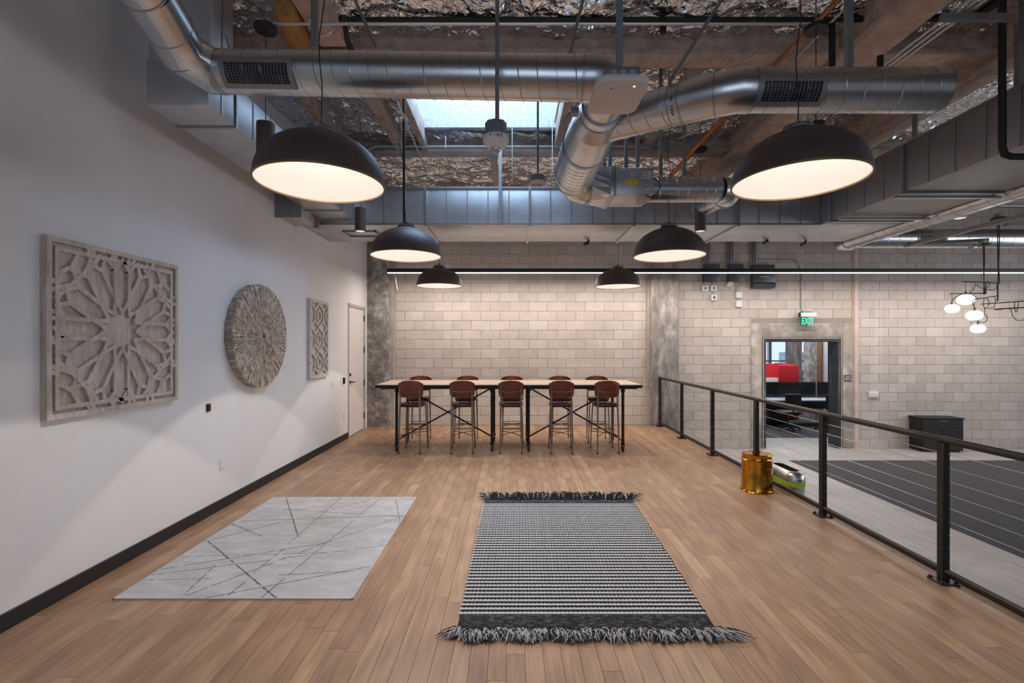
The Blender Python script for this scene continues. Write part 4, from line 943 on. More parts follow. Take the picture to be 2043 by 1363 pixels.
# ================================================================ BACK WALL EQUIPMENT (right bay)
def wx(px): return (px - CX) * YR / F
def wz(py): return H - (py - CY) * YR / F
cl = {1405: 'leftmost', 1409.5: 'second', 1414: 'third', 1418: 'rightmost'}
for g, (pxs, gl) in enumerate((((1403, 1407.5, 1411.5, 1415), 'above left grey box'), ((1451, 1456, 1460.5), 'above middle grey box'), ((1498, 1502.5, 1506.5), 'above right grey box'))):
    for i, px in enumerate(pxs):
        x = wx(px); e = 498 if (g == 1 and i) else 550
        rod('wall_conduit', 'grey wall conduit %s, number %s from the left' % (gl, ('one', 'two', 'three', 'four')[i]), 'conduit', [(x, YR - .025, wz(552 if g != 1 else (552 if i == 0 else 522))), (x, YR - .025, 4.5)], .016, 'galv_seam', group='grey conduits ' + gl)
def wbox(name, lab, cat, px0, py0, px1, py1, th, mat, bev=.004):
    t = thing(name, lab, cat, (wx((px0 + px1) / 2), YR, wz(py1)))
    MB().box((wx(px0), YR - th, wz(py1)), (wx(px1), YR, wz(py0))).build('enclosure', mat, t, bevel=bev); return t
wbox('control_box', 'grey wall control box behind the light bar, above twin switches', 'control box', 1402, 528, 1432, 563, .10, 'box_steel')
t = wbox('control_box', 'grey control box in the middle behind the light bar', 'control box', 1450, 528, 1479, 563, .10, 'box_steel')
t = wbox('control_box', 'largest grey wall box with a curved lower front, right of the other two', 'control box', 1497, 530, 1540, 565, .12, 'box_steel')
m = MB(); prof = [(0, 0), (-.12, 0), (-.16, -.03), (-.17, -.07), (-.12, -.12), (0, -.12)]
m.prism([(b, c) for b, c in prof], wx(1540) - wx(1497), (wx(1497), YR, wz(565)), (0, 1, 0), (0, 0, 1), (1, 0, 0)); m.build('curved_front', 'box_steel', t)
MB().box((wx(1511), YR - .124, wz(554.5)), (wx(1528), YR - .12, wz(553))).build('maker_strip', 'text_white', t)
p = Vector((wx(1462), YR - .04, wz(525))); t = thing('wall_speaker', 'round grey speaker on the block wall above the light bar', 'speaker', p)
MB().lathe([(.0005, .0), (.085, .0), (.092, .02), (.092, .04)], 32, tuple(p + Vector((0, 0, 0))), 'y').build('grille', 'grey_plastic', t)
for (a, b, c, d, lab, win, cat) in ((1400, 570.5, 1411.5, 581.5, 'small white boxed switch, left one under the left grey box', 1, 'switch'), (1417, 570, 1428.5, 581, 'small white boxed switch, upper right of the trio', 1, 'switch'), (1417.5, 588, 1429, 600, 'small white boxed switch, lowest of the trio', 1, 'switch'),
                               (1451, 562, 1460, 567.5, 'little white sensor under the middle grey box, upper half', 0, 'sensor'), (1448, 567.5, 1459, 572, 'little white sensor under the middle grey box, lower half', 0, 'sensor'), (1467, 583, 1479, 595, 'white blank junction box, upper of the pair', 0, 'junction box'), (1467, 601, 1479, 613, 'white blank junction box, lower of the pair', 0, 'junction box')):
    t = wbox('switch_box' if win else 'junction_box', lab, cat, a, b, c, d, .05, 'white_plastic', .002)
    if win: MB().box((wx((a + c) / 2 - 2), YR - .056, wz((b + d) / 2 + 3)), (wx((a + c) / 2 + 2), YR - .05, wz((b + d) / 2 - 3))).build('switch_lever', 'box_steel', t)
for lab, pts in (('short white conduit above left boxed switch', [(1405, 563), (1405, 571)]), ('short white conduit above right boxed switch', [(1421.5, 563), (1421.5, 571)]), ('short white conduit between the two right boxed switches', [(1422, 581), (1422, 588)]), ('short white conduit between white blank boxes', [(1472, 595), (1472, 601)]),
                 ('white conduit down from middle grey box', [(1469, 562), (1468.5, 574), (1467, 584)]), ('curved white conduit from the largest grey box', [(1493, 565.5), (1483, 565.5), (1476, 569), (1471.5, 575), (1470.5, 584)])):
    rod('wall_conduit', lab, 'conduit', [Vector((wx(a), YR - .02, wz(b))) for a, b in pts], .011, 'white_fabric', 8)
rod('exit_sign_conduit', 'thin conduit curving down the block wall to the exit sign, left strand', 'conduit', [Vector((wx(a), YR - .015, wz(b))) for a, b in ((1500, 518), (1510, 517), (1577, 517.5), (1588, 522), (1594, 532), (1597, 545), (1597, 620))], .007, 'strut', 8)
rod('exit_sign_conduit', 'thin conduit strand just right of the one feeding the exit sign', 'conduit', [Vector((wx(a), YR - .015, wz(b))) for a, b in ((1599.5, 545), (1599, 620))], .006, 'conduit', 8)
# EXIT sign
t = thing('exit_sign', 'green lit EXIT sign on clear panel above the doorway', 'sign', (wx(1604), YR - .12, wz(651)))
MB().box((wx(1589), YR - .16, wz(633)), (wx(1620), YR - .08, wz(625))).build('housing', 'white_plastic', t, bevel=.004)
MB().box((wx(1589) - .006, YR - .162, wz(633)), (wx(1589), YR - .078, wz(624.5))).build('end_cap', 'black', t)
MB().box((wx(1594), YR - .15, wz(625)), (wx(1612), YR - .05, wz(621.5))).build('mount', 'strut', t)
MB().box((wx(1590), YR - .124, wz(651)), (wx(1617), YR - .118, wz(633))).build('clear_panel', 'glass', t)
cu = bpy.data.curves.new('exit_letters', 'FONT'); cu.body = 'EXIT'; cu.size = .205; cu.align_x = 'CENTER'; cu.align_y = 'CENTER'; cu.extrude = .002; cu.offset = .004; cu.materials.append(M['exit_green'])
o = bpy.data.objects.new('exit_letters', font_mesh(cu, 'exit_letters')); COL.objects.link(o); o.parent = t; o.location = Vector((wx(1604), YR - .128, wz(642))) - wloc(t); o.rotation_euler = (R(90), 0, 0); o.scale = (.60, 1, 1)
t = thing('exit_route_sign', 'small dark sign with white lettering on the doorway surround', 'sign', (wx(1690), YR, wz(760)))
MB().box((wx(1683), YR - .022, wz(761)), (wx(1698), YR - .012, wz(748))).build('sign_plate', 'box_steel', t, bevel=.002)
text('sign_text', 'EXIT', .05, (wx(1690.5), YR - .0235, wz(752.3)), (R(90), 0, 0), 'text_white', t); text('sign_text', 'ROUTE', .05, (wx(1690.5), YR - .0235, wz(756.8)), (R(90), 0, 0), 'text_white', t)
t = wbox('thermostat', 'white rectangular plate on block wall right of the doorway', 'wall plate', 1732, 781.5, 1751, 793, .03, 'white_plastic')
MB().box((wx(1735), YR - .033, wz(791)), (wx(1748), YR - .03, wz(784))).build('cover', 'white_plastic', t)
# black cabinet
t = thing('cabinet', 'low black two-door cabinet against the block wall on the lower floor', 'cabinet', (9.07, 10.22, LF))
def rotc(m, c, a):
    ca, sa = math.cos(a), math.sin(a); m.v = [(c[0] + (x - c[0]) * ca - (y - c[1]) * sa, c[1] + (x - c[0]) * sa + (y - c[1]) * ca, z) for x, y, z in m.v]; return m
cc = (9.07, 10.2); ra_ = R(-4)
rotc(MB().box((8.66, 10.03, LF + .03), (9.48, 10.38, LF + .70)), cc, ra_).build('body', 'black_wood', t, bevel=.004)
rotc(MB().box((8.64, 10.0, LF + .70), (9.50, 10.39, LF + .725)), cc, ra_).build('top', 'black_wood', t, bevel=.003)
rotc(MB().box((8.70, 10.06, LF), (9.44, 10.36, LF + .03)), cc, ra_).build('plinth', 'black', t)
for k, (a, b) in enumerate(((8.668, 9.068), (9.074, 9.472))):
    dd = rotc(MB().box((a, 10.010, LF + .05), (b, 10.03, LF + .50)), cc, ra_).build('door', 'black_wood', t, bevel=.002)
dw = rotc(MB().box((8.668, 10.010, LF + .507), (9.472, 10.03, LF + .692)), cc, ra_).build('drawer', 'black_wood', t, bevel=.002)
rotc(MB().box((9.02, 9.998, LF + .655), (9.16, 10.010, LF + .667)), cc, ra_).build('handle', 'strut', dw)
# carpet
t = tag(MB().box((5.40, -4, LF), (XH, 9.29, LF + .008)).build('carpet', 'carpet', bevel=.002), 'large charcoal carpet on the lower floor beyond the railing', 'carpet')
# ================================================================ BAR TABLES
def bar_table(x0, x1, lx0, lx1, lab):
    y0, y1 = 7.58, 8.60; t = thing('bar_table', lab, 'table', ((x0 + x1) / 2, 8.09, 0)); n = 6
    top = 1.08; bw = (y1 - y0) / n
    for k in range(n): MB().cbox((x0 + .002, y0 + k * bw + .001, top - .035), (x1 - .002, y0 + (k + 1) * bw - .001, top - (k % 2) * .0006), .002, 2).build('tabletop_board', 'table_wood', t, smooth=False)
    m = MB(); m.box((x0, y0 - .004, top - .052), (x1, y0, top - .012)).box((x0, y1, top - .052), (x1, y1 + .004, top - .012)).box((x0 - .002, y0, top - .05), (x0 + .002, y1, top - .012)).box((x1 - .002, y0, top - .05), (x1 + .002, y1, top - .012)); m.build('steel_edge', 'iron', t)
    m = MB()
    for yy in (7.66, 8.46): m.box((x0 + .06, yy - .025, top - .075), (x1 - .06, yy + .025, top - .037))
    for xx in (lx0, lx1): m.box((xx - .025, 7.66, top - .075), (xx + .025, 8.46, top - .037))
    m.build('under_frame', 'iron', t)
    for xx in (lx0, lx1):
        for yy in (7.66, 8.46):
            l = MB().cyl((xx, yy, .12), (xx, yy, top - .06), .023, n=14).cyl((xx, yy, top - .10), (xx, yy, top - .085), .04, n=14).cyl((xx, yy, top - .13), (xx, yy, top - .10), .031, n=14).cyl((xx, yy, .10), (xx, yy, .15), .030, n=14).build('leg', 'iron', t)
            c = MB().cyl((xx - .016, yy + .015, .04), (xx + .016, yy + .015, .04), .04, n=18).box((xx - .024, yy - .005, .04), (xx - .018, yy + .03, .11)).box((xx + .018, yy - .005, .04), (xx + .024, yy + .03, .11)).box((xx - .024, yy - .01, .095), (xx + .024, yy + .03, .11)).build('caster', 'iron', l)
        MB().cyl((xx, 7.66, .16), (xx, 8.46, .16), .012, n=10).build('lower_rail', 'iron', t)
    ym = 8.06
    for s, (za, zb) in enumerate(((.15, 1.0), (1.0, .15))):
        MB().cyl((lx0, ym + .02 * s, za), (lx1, ym + .02 * s, zb), .013, n=10).build('cross_brace', 'iron', t)
    return t
bar_table(-2.18, -.028, -1.86, -.325, 'left bar-height table with pale board top and black pipe legs on casters')
bar_table(-.022, 2.07, .262, 1.78, 'right bar-height table with pale board top and black pipe legs on casters')
# ================================================================ STOOLS (faces +Y, backrest towards -Y)
def stool():
    t = thing('bar_stool', 'x', 'stool', (0, 0, 0))
    # seat
    poly = []
    for k in range(28):
        a = 2 * PI * k / 28; c, s = math.cos(a), math.sin(a); e = .45
        poly.append((.195 * math.copysign(abs(c) ** e, c) * (1 + .04 * s), .19 * math.copysign(abs(s) ** e, s)))
    MB().prism(poly, .035, (0, .0, .745), (1, 0, 0), (0, 1, 0), (0, 0, 1)).build('seat', 'leather_seat', t, bevel=.010)
    MB().box((-.165, -.16, .725), (.165, .16, .745)).build('seat_frame', 'iron', t)
    # backrest, curved panel with rounded outline
    nx_, nz_ = 18, 8; vs = []; fs = []
    for side in (0, 1):
        for j in range(nz_ + 1):
            v = j / nz_
            for i in range(nx_ + 1):
                u = i / nx_ * 2 - 1; r = .055; hw = .205
                zz = v * .25; e = min(zz, .25 - zz); ins = r - math.sqrt(max(r * r - (r - min(e, r)) ** 2, 0))
                wv = hw - ins * (1.2 if v > .5 else .5) - (.012 * (1 - v)); x = u * wv
                arch = .016 * (1 - u * u) * (1 if v > .5 else -.5) * abs(2 * v - 1)
                y = -.205 + .045 * u * u - .02 * (v - .5) + (.012 if side else 0)
                vs.append((x, y, .885 + zz + arch))
    W_ = nx_ + 1; n0 = W_ * (nz_ + 1)
    for side in (0, 1):
        for j in range(nz_):
            for i in range(nx_):
                a = side * n0 + j * W_ + i; q = (a, a + 1, a + W_ + 1, a + W_); fs.append(q if side == 0 else q[::-1])
    ring = [i for i in range(W_)] + [j * W_ + nx_ for j in range(1, nz_ + 1)] + [nz_ * W_ + i for i in range(nx_ - 1, -1, -1)] + [j * W_ for j in range(nz_ - 1, 0, -1)]
    for k in range(len(ring)): a, b = ring[k], ring[(k + 1) % len(ring)]; fs.append((b, a, a + n0, b + n0))
    b = MB().add(vs, fs).build('backrest', 'leather', t)
    # back rail (metal strap across the panel) and legs
    for s in (-1, 1):
        MB().sweep([(s * .170, -.235, 0), (s * .165, -.225, .40), (s * .160, -.205, .70), (s * .158, -.200, .78), (s * .157, -.214, .95), (s * .157, -.222, 1.05)], [.0095, .012, .0155, .0155, .010, .008], 10).build('leg', 'stool_metal', t)
        MB().sweep([(s * .185, .205, 0), (s * .172, .185, .40), (s * .158, .160, .735)], [.009, .0105, .012], 10).build('leg', 'stool_metal', t)
        for (yy, xx) in ((-.235, .170), (.205, .185)): MB().cyl((s * xx, yy, 0), (s * xx, yy, .02), .013, n=10).build('foot_cap', 'black', t)
    MB().sweep([(-.157, -.214, .985), (-.08, -.222, .975), (0, -.2245, .972), (.08, -.222, .975), (.157, -.214, .985)], .0065, 8).build('back_strap', 'stool_metal', t)
    MB().cyl((-.178, .19, .33), (.178, .19, .33), .008, n=8).build('footrest', 'stool_metal', t)
    MB().cyl((-.168, -.229, .33), (.168, -.229, .33), .008, n=8).build('stretcher', 'stool_metal', t) if False else None
    m = MB()
    for s in (-1, 1): m.cyl((s * .168, -.229, .28), (0, -.02, .30), .007, n=8).cyl((s * .176, .19, .285), (0, -.02, .30), .007, n=8)
    m.cyl((-.172, .0, .345), (.172, .0, .345), .0065, n=8)
    m.build('cross_stretcher', 'stool_metal', t)
    return t
fx = [-1.60, -.80, -.02, .785, 1.495]; rx = [-1.66, -.82, .0, .87, 1.53]
ord5 = ['leftmost', 'second from left', 'middle', 'second from right', 'rightmost']
sp = stool(); allst = []
for i in range(10): allst.append(sp if i == 0 else copy_tree(sp))
for i in range(5):
    o = allst[i]; o.location = (fx[i], 7.71, 0); o.rotation_euler = (0, 0, R((-4, 2, 0, -2, 3)[i])); o['group'] = 'stools on the near side of the tables'
    o['label'] = '%s oxblood bar stool on the near side, its back to the camera' % ord5[i]
    o = allst[5 + i]; o.location = (rx[i], 8.52, 0); o.rotation_euler = (0, 0, PI + R((3, -3, 2, 2, -3)[i])); o['group'] = 'stools on the far side of the tables'
    o['label'] = '%s oxblood bar stool on the far side, between table and block wall' % ord5[i]
# ================================================================ RUGS
t = thing('area_rug', 'pale grey flat rug with thin dark criss-cross lines on the wood floor', 'rug', (-1.87, 4.25, 0))
gx0, gx1, gy0, gy1 = -2.672, -1.068, 3.185, 5.325
MB().box((gx0 + .006, gy0 + .006, .0005), (gx1 - .006, gy1 - .006, .0085)).build('pile', 'rug_grey', t)
m = MB()
for lo, hi in (((gx0, gy0), (gx1, gy0 + .007)), ((gx0, gy1 - .007), (gx1, gy1)), ((gx0, gy0), (gx0 + .007, gy1)), ((gx1 - .007, gy0), (gx1, gy1))): m.box((lo[0], lo[1], .0004), (hi[0], hi[1], .0095))
m.build('binding', 'rug_grey_edge', t)
lines = [((1143, 222), (1192, 382), 3), ((1150, 412), (1365, 222), 1.6), ((925, 328), (1045, 378), 2), ((810, 402), (1140, 318), 2), ((1140, 318), (1520, 222), 1.3), ((1130, 270), (1590, 300), 1.6), ((960, 318), (1620, 295), 1.6), ((1190, 235), (1655, 226), 1.2), ((828, 396), (1103, 627), 3),
         ((1045, 625), (1520, 224), 1.6), ((640, 512), (1300, 405), 1.8), ((1300, 405), (1612, 297), 1.6), ((600, 535), (1545, 415), 1.5), ((720, 460), (1300, 445), 1.3), ((722, 626), (860, 495), 2), ((722, 626), (1300, 405), 2.2), ((820, 627), (1480, 500), 2), ((910, 618), (978, 562), 2), ((570, 555), (840, 548), 1.3), ((1110, 535), (1420, 520), 1.3), ((1582, 228), (1598, 325), 1.6), ((1010, 528), (1135, 428), 2)]
def fl(cx_, cy_):
    py = 883 + cy_ / 2.003; d = F * H / (py - CY); return ((cx_ / 2.003 - CX) * d / F, d)
m = MB(); rng = random.Random(9)
for a, b, w_ in lines:
    A_ = fl(*a); B_ = fl(*b); n = 40; prev = None
    for k in range(n + 1):
        f = k / n; p = Vector((A_[0] + (B_[0] - A_[0]) * f + rng.uniform(-.002, .002), A_[1] + (B_[1] - A_[1]) * f + rng.uniform(-.002, .002), .0088))
        p.x = max(gx0 + .01, min(gx1 - .01, p.x)); p.y = max(gy0 + .01, min(gy1 - .01, p.y))
        if prev is not None and rng.random() > .07 and (p - prev).length > .002: m.obox(prev, p, .0042 * w_ * rng.uniform(.5, 1.1), .0012)
        prev = p
m.build('woven_lines', 'rug_line', t, smooth=False)
# chunky striped rug
t = thing('fringed_rug', 'chunky black and white striped wool rug with shaggy fringe', 'rug', (.45, 4.0, 0))
ya, yb = 2.83, 5.235
def rx0(y): return -.327 + (y - 2.83) * (.027 / 2.4)
def rx1(y): return 1.215 + (y - 2.83) * (.10 / 2.4)
MB().add([(rx0(ya), ya, .001), (rx1(ya), ya, .001), (rx1(yb), yb, .001), (rx0(yb), yb, .001), (rx0(ya), ya, .010), (rx1(ya), ya, .010), (rx1(yb), yb, .010), (rx0(yb), yb, .010)], [(0, 3, 2, 1), (4, 5, 6, 7), (0, 1, 5, 4), (1, 2, 6, 5), (2, 3, 7, 6), (3, 0, 4, 7)]).build('backing_weave', 'yarn_dark', t)
def cordmesh(L, ry, rz, nb, dens=5, jag=.25, seed=0):
    rng = random.Random(seed); vs = []; fs = []; n = nb * dens; K = 7
    for i in range(n + 1):
        ph = (i % dens) / dens; k = .62 + .38 * math.sin(PI * ph) ** .6 if i % dens else .60
        k *= 1 + rng.uniform(-.06, .06); x = L * i / n
        for j in range(K): a = PI * j / (K - 1); vs.append((x, math.cos(a) * ry * k, math.sin(a) * rz * k))
    for i in range(n):
        for j in range(K - 1): a = i * K + j; fs.append((a, a + K, a + K + 1, a + 1))
    return MB().add(vs, fs)
y_s, y_e = 2.985, 5.10; NR = 43; pit = (y_e - y_s) / NR
whites = []; blacks = []
for v in range(4):
    me = cordmesh(1.0, .0135, .009, 58, 5, seed=v).mesh('wool_cord'); me.materials.append(M['yarn_white']); whites.append(me)
    me = cordmesh(1.0, .0095, .011, 75, 4, seed=v + 9).mesh('dark_cord'); me.materials.append(M['yarn_dark']); blacks.append(me)
for r_ in range(NR):
    y = y_s + (r_ + .5) * pit; L = rx1(y) - rx0(y) + .01 * random.random()
    o = linkmesh('wool_cord', whites[r_ % 4], t, (rx0(y) - .004 - .01 * random.random(), y, .008)); o.scale = (L, 1, 1)
    o = linkmesh('dark_cord', blacks[(r_ * 3) % 4], t, (rx0(y), y + pit / 2, .007)); o.scale = (L, 1, 1)
for (b0, b1) in ((ya, y_s), (y_e, yb)):
    k = int((b1 - b0) / .0105)
    for i in range(k):
        y = b0 + (i + .5) * (b1 - b0) / k
        m_ = MB(); n = 60; prev = []
        mm = cordmesh(rx1(y) - rx0(y), .0055, .006, 70, 2, seed=i); mm.v = [(a + rx0(y), b + y, c + .009) for a, b, c in mm.v]; mm.build('band_cord', 'rug_band', t)
def fringe(yedge, sgn, n, Lm, seed, name):
    rng = random.Random(seed)
    ms = {'yarn_dark': MB(), 'yarn_white': MB()}
    for i in range(n):
        u = rng.random(); x = rx0(yedge) + u * (rx1(yedge) - rx0(yedge)); cl_ = math.sin(x * 23) + .7 * math.sin(x * 51 + 2)
        col = 'yarn_white' if rng.random() < (.50 if sgn < 0 else .22) else 'yarn_dark'
        ln = Lm * rng.uniform(.55, 1.1) * (1 + .18 * cl_ / 1.7); dx = rng.gauss(0, .45) + .35 * math.sin(x * 23 + 1.2)
        if u < .03: dx -= .9
        if u > .97: dx += 1.1
        z0 = .012; lift = rng.uniform(.004, .032) if sgn < 0 else rng.uniform(.01, .075)
        st = .0 if col == 'yarn_dark' else .30 * ln * (1 if sgn < 0 else .2)
        y_0 = yedge + sgn * st * .8 - sgn * .02
        pts = []
        for k in range(5):
            f = k / 4; pts.append((x + dx * ln * f * .8 + rng.uniform(-.004, .004), y_0 + sgn * (ln - st) * f * (1 - .15 * abs(dx)), z0 + lift * math.sin(f * PI * .85) + rng.uniform(-.001, .002) - f * .008))
        pts = [(a, b, max(c, .003)) for a, b, c in pts]
        ms[col].sweep(pts, [.0032, .0034, .003, .0026, .0016], 4, False)
    for c, mm in ms.items(): tag(mm.build(name, c, t, smooth=False), 'black fringe strands' if c == 'yarn_dark' else 'white fringe strands', kind='stuff')
fringe(ya, -1, 2300, .135, 4, 'near_fringe'); fringe(yb, 1, 1100, .14, 5, 'far_fringe')
# ================================================================ RAILING
RX = 3.105
t = thing('cable_railing', 'dark metal cable railing along the edge of the wooden floor', 'railing', (RX, 4.5, 0))
posts = [10.02, 8.73, 7.39, 6.06, 4.76, 3.43, 2.10, .77, -.55]
for y in posts:
    po = MB().box((RX - .026, y - .026, .006), (RX + .026, y + .026, 1.0)).build('post', 'rail', t, bevel=.003)
    bp = MB().box((RX - .065, y - .065, .0), (RX + .065, y + .065, .012)).build('base_plate', 'rail', po, bevel=.002)
    m = MB()
    for sx in (-1, 1):
        for sy in (-1, 1): m.lathe([(.014, 0), (.014, .012), (.007, .018), (.0005, .019)], 8, (RX + sx * .05, y + sy * .05, .011))
    m.build('bolts', 'rail', po)
    m = MB()
    for k in range(9): m.cyl((RX, y - .029, .16 + k * .0957), (RX, y + .029, .16 + k * .0957), .007, n=8)
    m.build('cable_fittings', 'black', po)['kind'] = 'stuff'
MB().cyl((RX, posts[-1] - .3, 1.022), (RX, posts[0] + .05, 1.022), .026, n=20).build('top_rail', 'rail', t)
MB().cyl((RX, posts[-1] - .3, .085), (RX, posts[0] + .05, .085), .021, n=16).build('bottom_rail', 'rail', t)
for k in range(9): MB().cyl((RX, posts[-1], .16 + k * .0957), (RX, posts[0], .16 + k * .0957), .0022, n=6).build('cable', 'cable', t)
# gold bin
t = thing('waste_bin', 'shiny gold cylindrical waste bin on the wood floor by the railing', 'bin', (2.885, 5.60, 0))
gc = (2.875, 5.60, 0)
MB().lathe([(.0005, .0), (.178, 0), (.180, .012), (.172, .02), (.168, .03), (.160, .355), (.166, .362), (.166, .372), (.158, .378)], 64, gc).build('body', 'gold', t)
MB().lathe([(.158, .378), (.154, .385), (.154, .415), (.160, .430), (.157, .438), (.150, .436), (.0005, .434)], 64, gc).build('lid', 'gold', t)
# steel recycling bins beyond railing
def oblong(x0, x1, y0, y1, z, k=10, ins=0):
    r = (x1 - x0) / 2 - ins; cx_ = (x0 + x1) / 2; pts = []
    for i in range(k + 1): a = PI * i / k; pts.append((cx_ + r * math.cos(a), y1 - (x1 - x0) / 2 + r * math.sin(a), z))
    for i in range(k + 1): a = PI + PI * i / k; pts.append((cx_ + r * math.cos(a), y0 + (x1 - x0) / 2 + r * math.sin(a), z))
    return pts
def loft(rings, cap0=True, cap1=True):
    m = MB(); n = len(rings[0]); vs = [p for r in rings for p in r]; fs = []
    for i in range(len(rings) - 1):
        for j in range(n): a = i * n + j; b = i * n + (j + 1) % n; fs.append((a, b, b + n, a + n))
    if cap0: fs.append(tuple(range(n))[::-1])
    if cap1: fs.append(tuple((len(rings) - 1) * n + j for j in range(n)))
    return m.add(vs, fs)
def recycler(y0, y1, bandm, lab):
    x0, x1 = 3.225, 3.475; t = thing('recycling_bin', lab, 'bin', ((x0 + x1) / 2, (y0 + y1) / 2, LF))
    loft([oblong(x0, x1, y0, y1, LF + z, ins=i) for z, i in ((.0, .02), (.02, .012), (.60, .008))]).build('body', 'stainless', t)
    loft([oblong(x0, x1, y0, y1, LF + z, ins=i) for z, i in ((.585, 0), (.645, 0))]).build('band', bandm, t)
    loft([oblong(x0, x1, y0, y1, LF + z, ins=i) for z, i in ((.645, .0), (.70, .004), (.735, .022), (.755, .05), (.758, .065))], False, False).build('lid', 'stainless', t)
    loft([oblong(x0, x1, y0, y1, LF + z, ins=i) for z, i in ((.758, .065), (.70, .070))], False, True).build('opening', 'black', t)
    MB().box((x0 + .11, y0 - .002, LF + .662), (x0 + .15, y0 + .004, LF + .672)).build('maker_mark', 'black', t)
recycler(5.55, 6.12, 'lime', 'stainless recycling bin with lime band behind the gold bin')
recycler(6.24, 6.80, 'black', 'stainless bin with black band farther along the railing')
# ================================================================ CHANDELIER
t = thing('chandelier', 'black branching rod chandelier with four glowing opal globes at right', 'chandelier', at(1950, 600, 6.8))
def cr(a, b, da, db, r=.007, nm='rod'): return MB().cyl(at(*a, da), at(*b, db), r, n=8).build(nm, 'black', t)
cr((1920, 562), (1993, 565), 6.9, 6.3); cr((1896, 586), (1968, 585), 7.0, 6.9); cr((1942, 598), (1992, 590), 6.8, 6.4); cr((1957, 607), (2110, 596), 6.9, 6.2); cr((1982, 617), (2110, 610), 6.5, 6.0); cr((1967, 565), (1967, 586), 6.9, 6.9); cr((1990, 564), (1990, 601), 6.3, 6.4)
for (gx, gy, gr, gd, ty) in ((1926.5, 598, 14, 6.9, 563), (1899.5, 616, 11.6, 7.0, 586), (1944, 629.5, 13.3, 6.8, 598), (1951, 656, 11.8, 7.0, 640)):
    c = at(gx, gy, gd); r = gr * gd / F
    g = MB().lathe([(r * math.sin(PI * k / 14) ** .85 + .0002, r * .72 * math.cos(PI * k / 14)) for k in range(15)], 28, tuple(c)).build('globe', 'globe', t)
    MB().lathe([(.016, 0), (.016, .03), (.006, .05)], 12, (c.x, c.y, c.z + r * .70)).build('globe_fitter', 'lamp_rim', g)
    MB().cyl((c.x, c.y, c.z + r * .7), (c.x, c.y, at(gx, ty, gd).z), .004, n=6).build('stem', 'lamp_rim', t)
for pts in ([(1946, 566), (1943, 577), (1936, 584), (1930, 586)], [(1947, 567), (1955, 574), (1964, 576), (1972, 573), (1974, 566), (1970, 562), (1964, 566), (1963, 573), (1966, 577), (1977, 579), (1986, 577), (1990, 570)], [(1899, 600), (1904, 595), (1912, 590), (1918, 587)],
            [(1940, 588), (1947, 594), (1955, 596), (1962, 594)], [(1962, 597), (1966, 594), (1971, 597), (1973, 605), (1971, 612), (1966, 616), (1962, 611), (1962, 602), (1964, 597)], [(1964, 613), (1965, 622), (1964, 627), (1960, 628), (1966, 628), (1970, 633), (1969, 640), (1962, 644), (1953, 642)], [(1963, 627), (1957, 629)], [(1936, 645), (1942, 641), (1950, 641), (1953, 638)],
            [(1982, 592), (1987, 596), (1985, 606), (1984, 612), (1978, 615), (1970, 616)], [(1984, 616), (1990, 619), (1998, 618), (2003, 615)], [(2014, 614), (2018, 622), (2021, 632), (2028, 639), (2038, 640), (2050, 634), (2060, 620)], [(2024, 602), (2024, 614), (2026, 622), (2029, 622), (2031, 612), (2032, 601)], [(1940, 598), (1941, 606), (1944, 613), (1945, 618)]):
    MB().sweep([at(a, b, 6.75) for a, b in pts], .0045, 6).build('cable_loop', 'black', t)
for (px, y0, y1, d, off) in ((1961.5, 491, 588, 6.9, 0), (1964, 491, 588, 6.9, 1), (1990, 440, 601, 6.3, 0), (1993.5, 440, 565, 6.3, 1)):
    MB().sweep([at(px, y0, d), at(px + .6, (y0 * 2 + y1) / 3, d), at(px + 1.5 * (1 - 2 * off), (y0 + y1 * 2) / 3, d), at(px + 1, y1, d)], .006, 6).build('suspension_cable', 'black', t)
for (px, py, d) in ((1962, 489, 6.9), (1993, 437, 6.3)):
    c = at(px, py, d); MB().lathe([(.0005, -.01), (.085, -.01), (.085, .012), (.0005, .012)], 28, tuple(c)).build('canopy', 'black', t); MB().box((c.x - .04, c.y - .04, c.z + .012), (c.x + .045, c.y + .04, c.z + .07)).build('canopy_box', 'strut', t, bevel=.003)
strutbar('hall_channel', 'grey steel channel sloping up to the right above the chandelier', 'strut', (6.03, 7.3, 3.235), (6.03, 3.0, 3.235), .06)
strutbar('hall_channel', 'short steel channel crossing to the lower chandelier canopy', 'strut', (5.98, 7.22, 3.245), (6.95, 6.95, 3.245), .045)
c = at(1943, 492, 6.7); t = thing('hall_spotlight', 'small grey adjustable spotlight left of lower chandelier canopy', 'spotlight', c)
MB().cyl(c, c + Vector((-.09, -.05, -.02)), .035, n=16).build('spot_head', 'galv_seam', t); MB().cyl(c + Vector((-.02, 0, .0)), c + Vector((.10, 0, .05)), .01, n=8).build('spot_arm', 'strut', t)
c = at(1915, 434, 7.6); t = thing('disc_lamp', 'small round disc lamp hanging above the right hall duct', 'lamp', c)
MB().lathe([(.0005, -.012), (.08, -.012), (.085, 0), (.085, .03), (.0005, .03)], 28, tuple(c)).build('disc', 'strut', t); MB().lathe([(.0005, -.014), (.07, -.014)], 28, tuple(c)).build('lens', 'lens_white', t); MB().cyl(c, (c.x, c.y, 4.91), .003, n=6).build('cord', 'strut', t)
c = at(2028, 442, 8.9); t = thing('wall_unit', 'pale box with a blue top stripe hung high on right', 'box', c)
MB().box((c.x - .14, c.y, c.z - .07), (c.x + .14, c.y + .1, c.z + .10)).build('box_body', 'grey_plastic', t); MB().box((c.x - .14, c.y - .004, c.z + .05), (c.x + .14, c.y, c.z + .09)).build('stripe', 'sticker_blue', t)
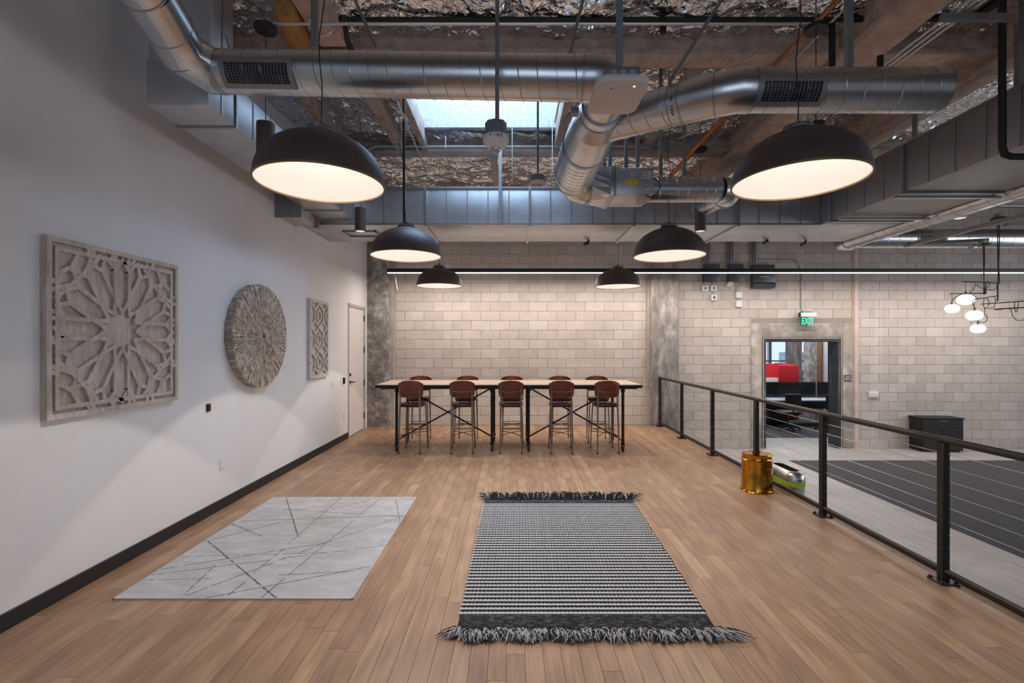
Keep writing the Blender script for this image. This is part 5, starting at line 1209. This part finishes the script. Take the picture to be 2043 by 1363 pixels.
# ================================================================ OFFICE FURNITURE (through the doorway)
def red_sofa(x0, y0, w_, lab):
    t = thing('booth_sofa', lab, 'sofa', (x0, y0, LF)); hh = 1.66
    MB().box((x0, y0, LF + .04), (x0 + w_, y0 + .09, LF + hh)).build('back_panel', 'red_fabric', t, bevel=.03)
    MB().box((x0 + w_ - .09, y0 + .09, LF + .04), (x0 + w_, y0 + .8, LF + hh)).build('side_panel', 'red_fabric', t, bevel=.03)
    MB().box((x0 + .02, y0 + .1, LF + .1), (x0 + w_ - .1, y0 + .75, LF + .45)).build('seat', 'white_fabric', t, bevel=.03)
    MB().box((x0 + .02, y0 - .03, LF + .5), (x0 + w_ - .02, y0, LF + 1.2)).build('cushion', 'white_fabric', t, bevel=.02) if w_ > .8 else None
red_sofa(8.02, 14.3, .60, 'red high-backed booth sofa nearest the doorway view')
red_sofa(8.15, 15.6, .95, 'red high-backed booth sofa farther back by the windows')
def desk(x0, y0, lab, n):
    t = thing('office_desk', lab, 'desk', (x0 + 1, y0, LF))
    MB().box((x0, y0, LF + .70), (x0 + 2.0, y0 + .75, LF + .73)).build('desktop', 'desk', t)
    MB().box((x0, y0 - .03, LF + .50), (x0 + 2.0, y0 - .01, LF + .70)).build('modesty_panel', 'black', t)
    MB().box((x0, y0 + .76, LF + .6), (x0 + 2.0, y0 + .78, LF + 1.18)).build('privacy_screen', 'glass_tint', t)
    for xx in (x0 + .05, x0 + 1.95):
        for yy in (y0 + .05, y0 + .70): MB().box((xx - .025, yy - .025, LF), (xx + .025, yy + .025, LF + .70)).build('leg', 'white_plastic', t)
    p_ = MB().box((x0 + .25, y0 + .05, LF + .05), (x0 + .75, y0 + .6, LF + .62)).build('pedestal', 'black', t, bevel=.005)
    mo = MB().box((x0 + .7, y0 + .45, LF + .85), (x0 + 1.25, y0 + .48, LF + 1.18)).box((x0 + .95, y0 + .47, LF + .73), (x0 + 1.0, y0 + .5, LF + .9)); mo = mo.build('screen', 'black', None)
    tag(mo, 'black monitor standing on ' + lab.split(' with')[0][:40], 'monitor')
desk(6.9, 13.2, 'near left office desk with black screen seen through the doorway', 0); desk(8.95, 13.2, 'near right office desk seen through the doorway', 1)
def office_chair(x, y, lab, rz):
    t = thing('office_chair', lab, 'chair', (x, y, LF))
    MB().box((x - .23, y - .23, LF + .44), (x + .23, y + .23, LF + .51)).build('seat', 'black', t, bevel=.02)
    MB().box((x - .21, y - .27, LF + .58), (x + .21, y - .22, LF + .98)).build('backrest', 'black', t, bevel=.02)
    MB().cyl((x, y, LF + .10), (x, y, LF + .44), .025, n=10).cyl((x, y - .24, LF + .45), (x, y - .25, LF + .62), .015, n=8).build('gas_stem', 'black', t)
    for k in range(5):
        a = 2 * PI * k / 5 + rz; l = MB().obox((x, y, LF + .11), (x + .28 * math.cos(a), y + .28 * math.sin(a), LF + .075), .035, .03).build('leg', 'black', t)
        MB().cyl((x + .28 * math.cos(a) - .015, y + .28 * math.sin(a), LF + .03), (x + .28 * math.cos(a) + .015, y + .28 * math.sin(a), LF + .03), .03, n=10).build('caster', 'black', l)
office_chair(8.35, 12.6, 'black office chair with five-star base centred in the doorway', .3); office_chair(7.35, 12.7, 'black office chair at left edge of the doorway view', .9); office_chair(9.55, 12.75, 'black office chair at right edge of the doorway view', 0)
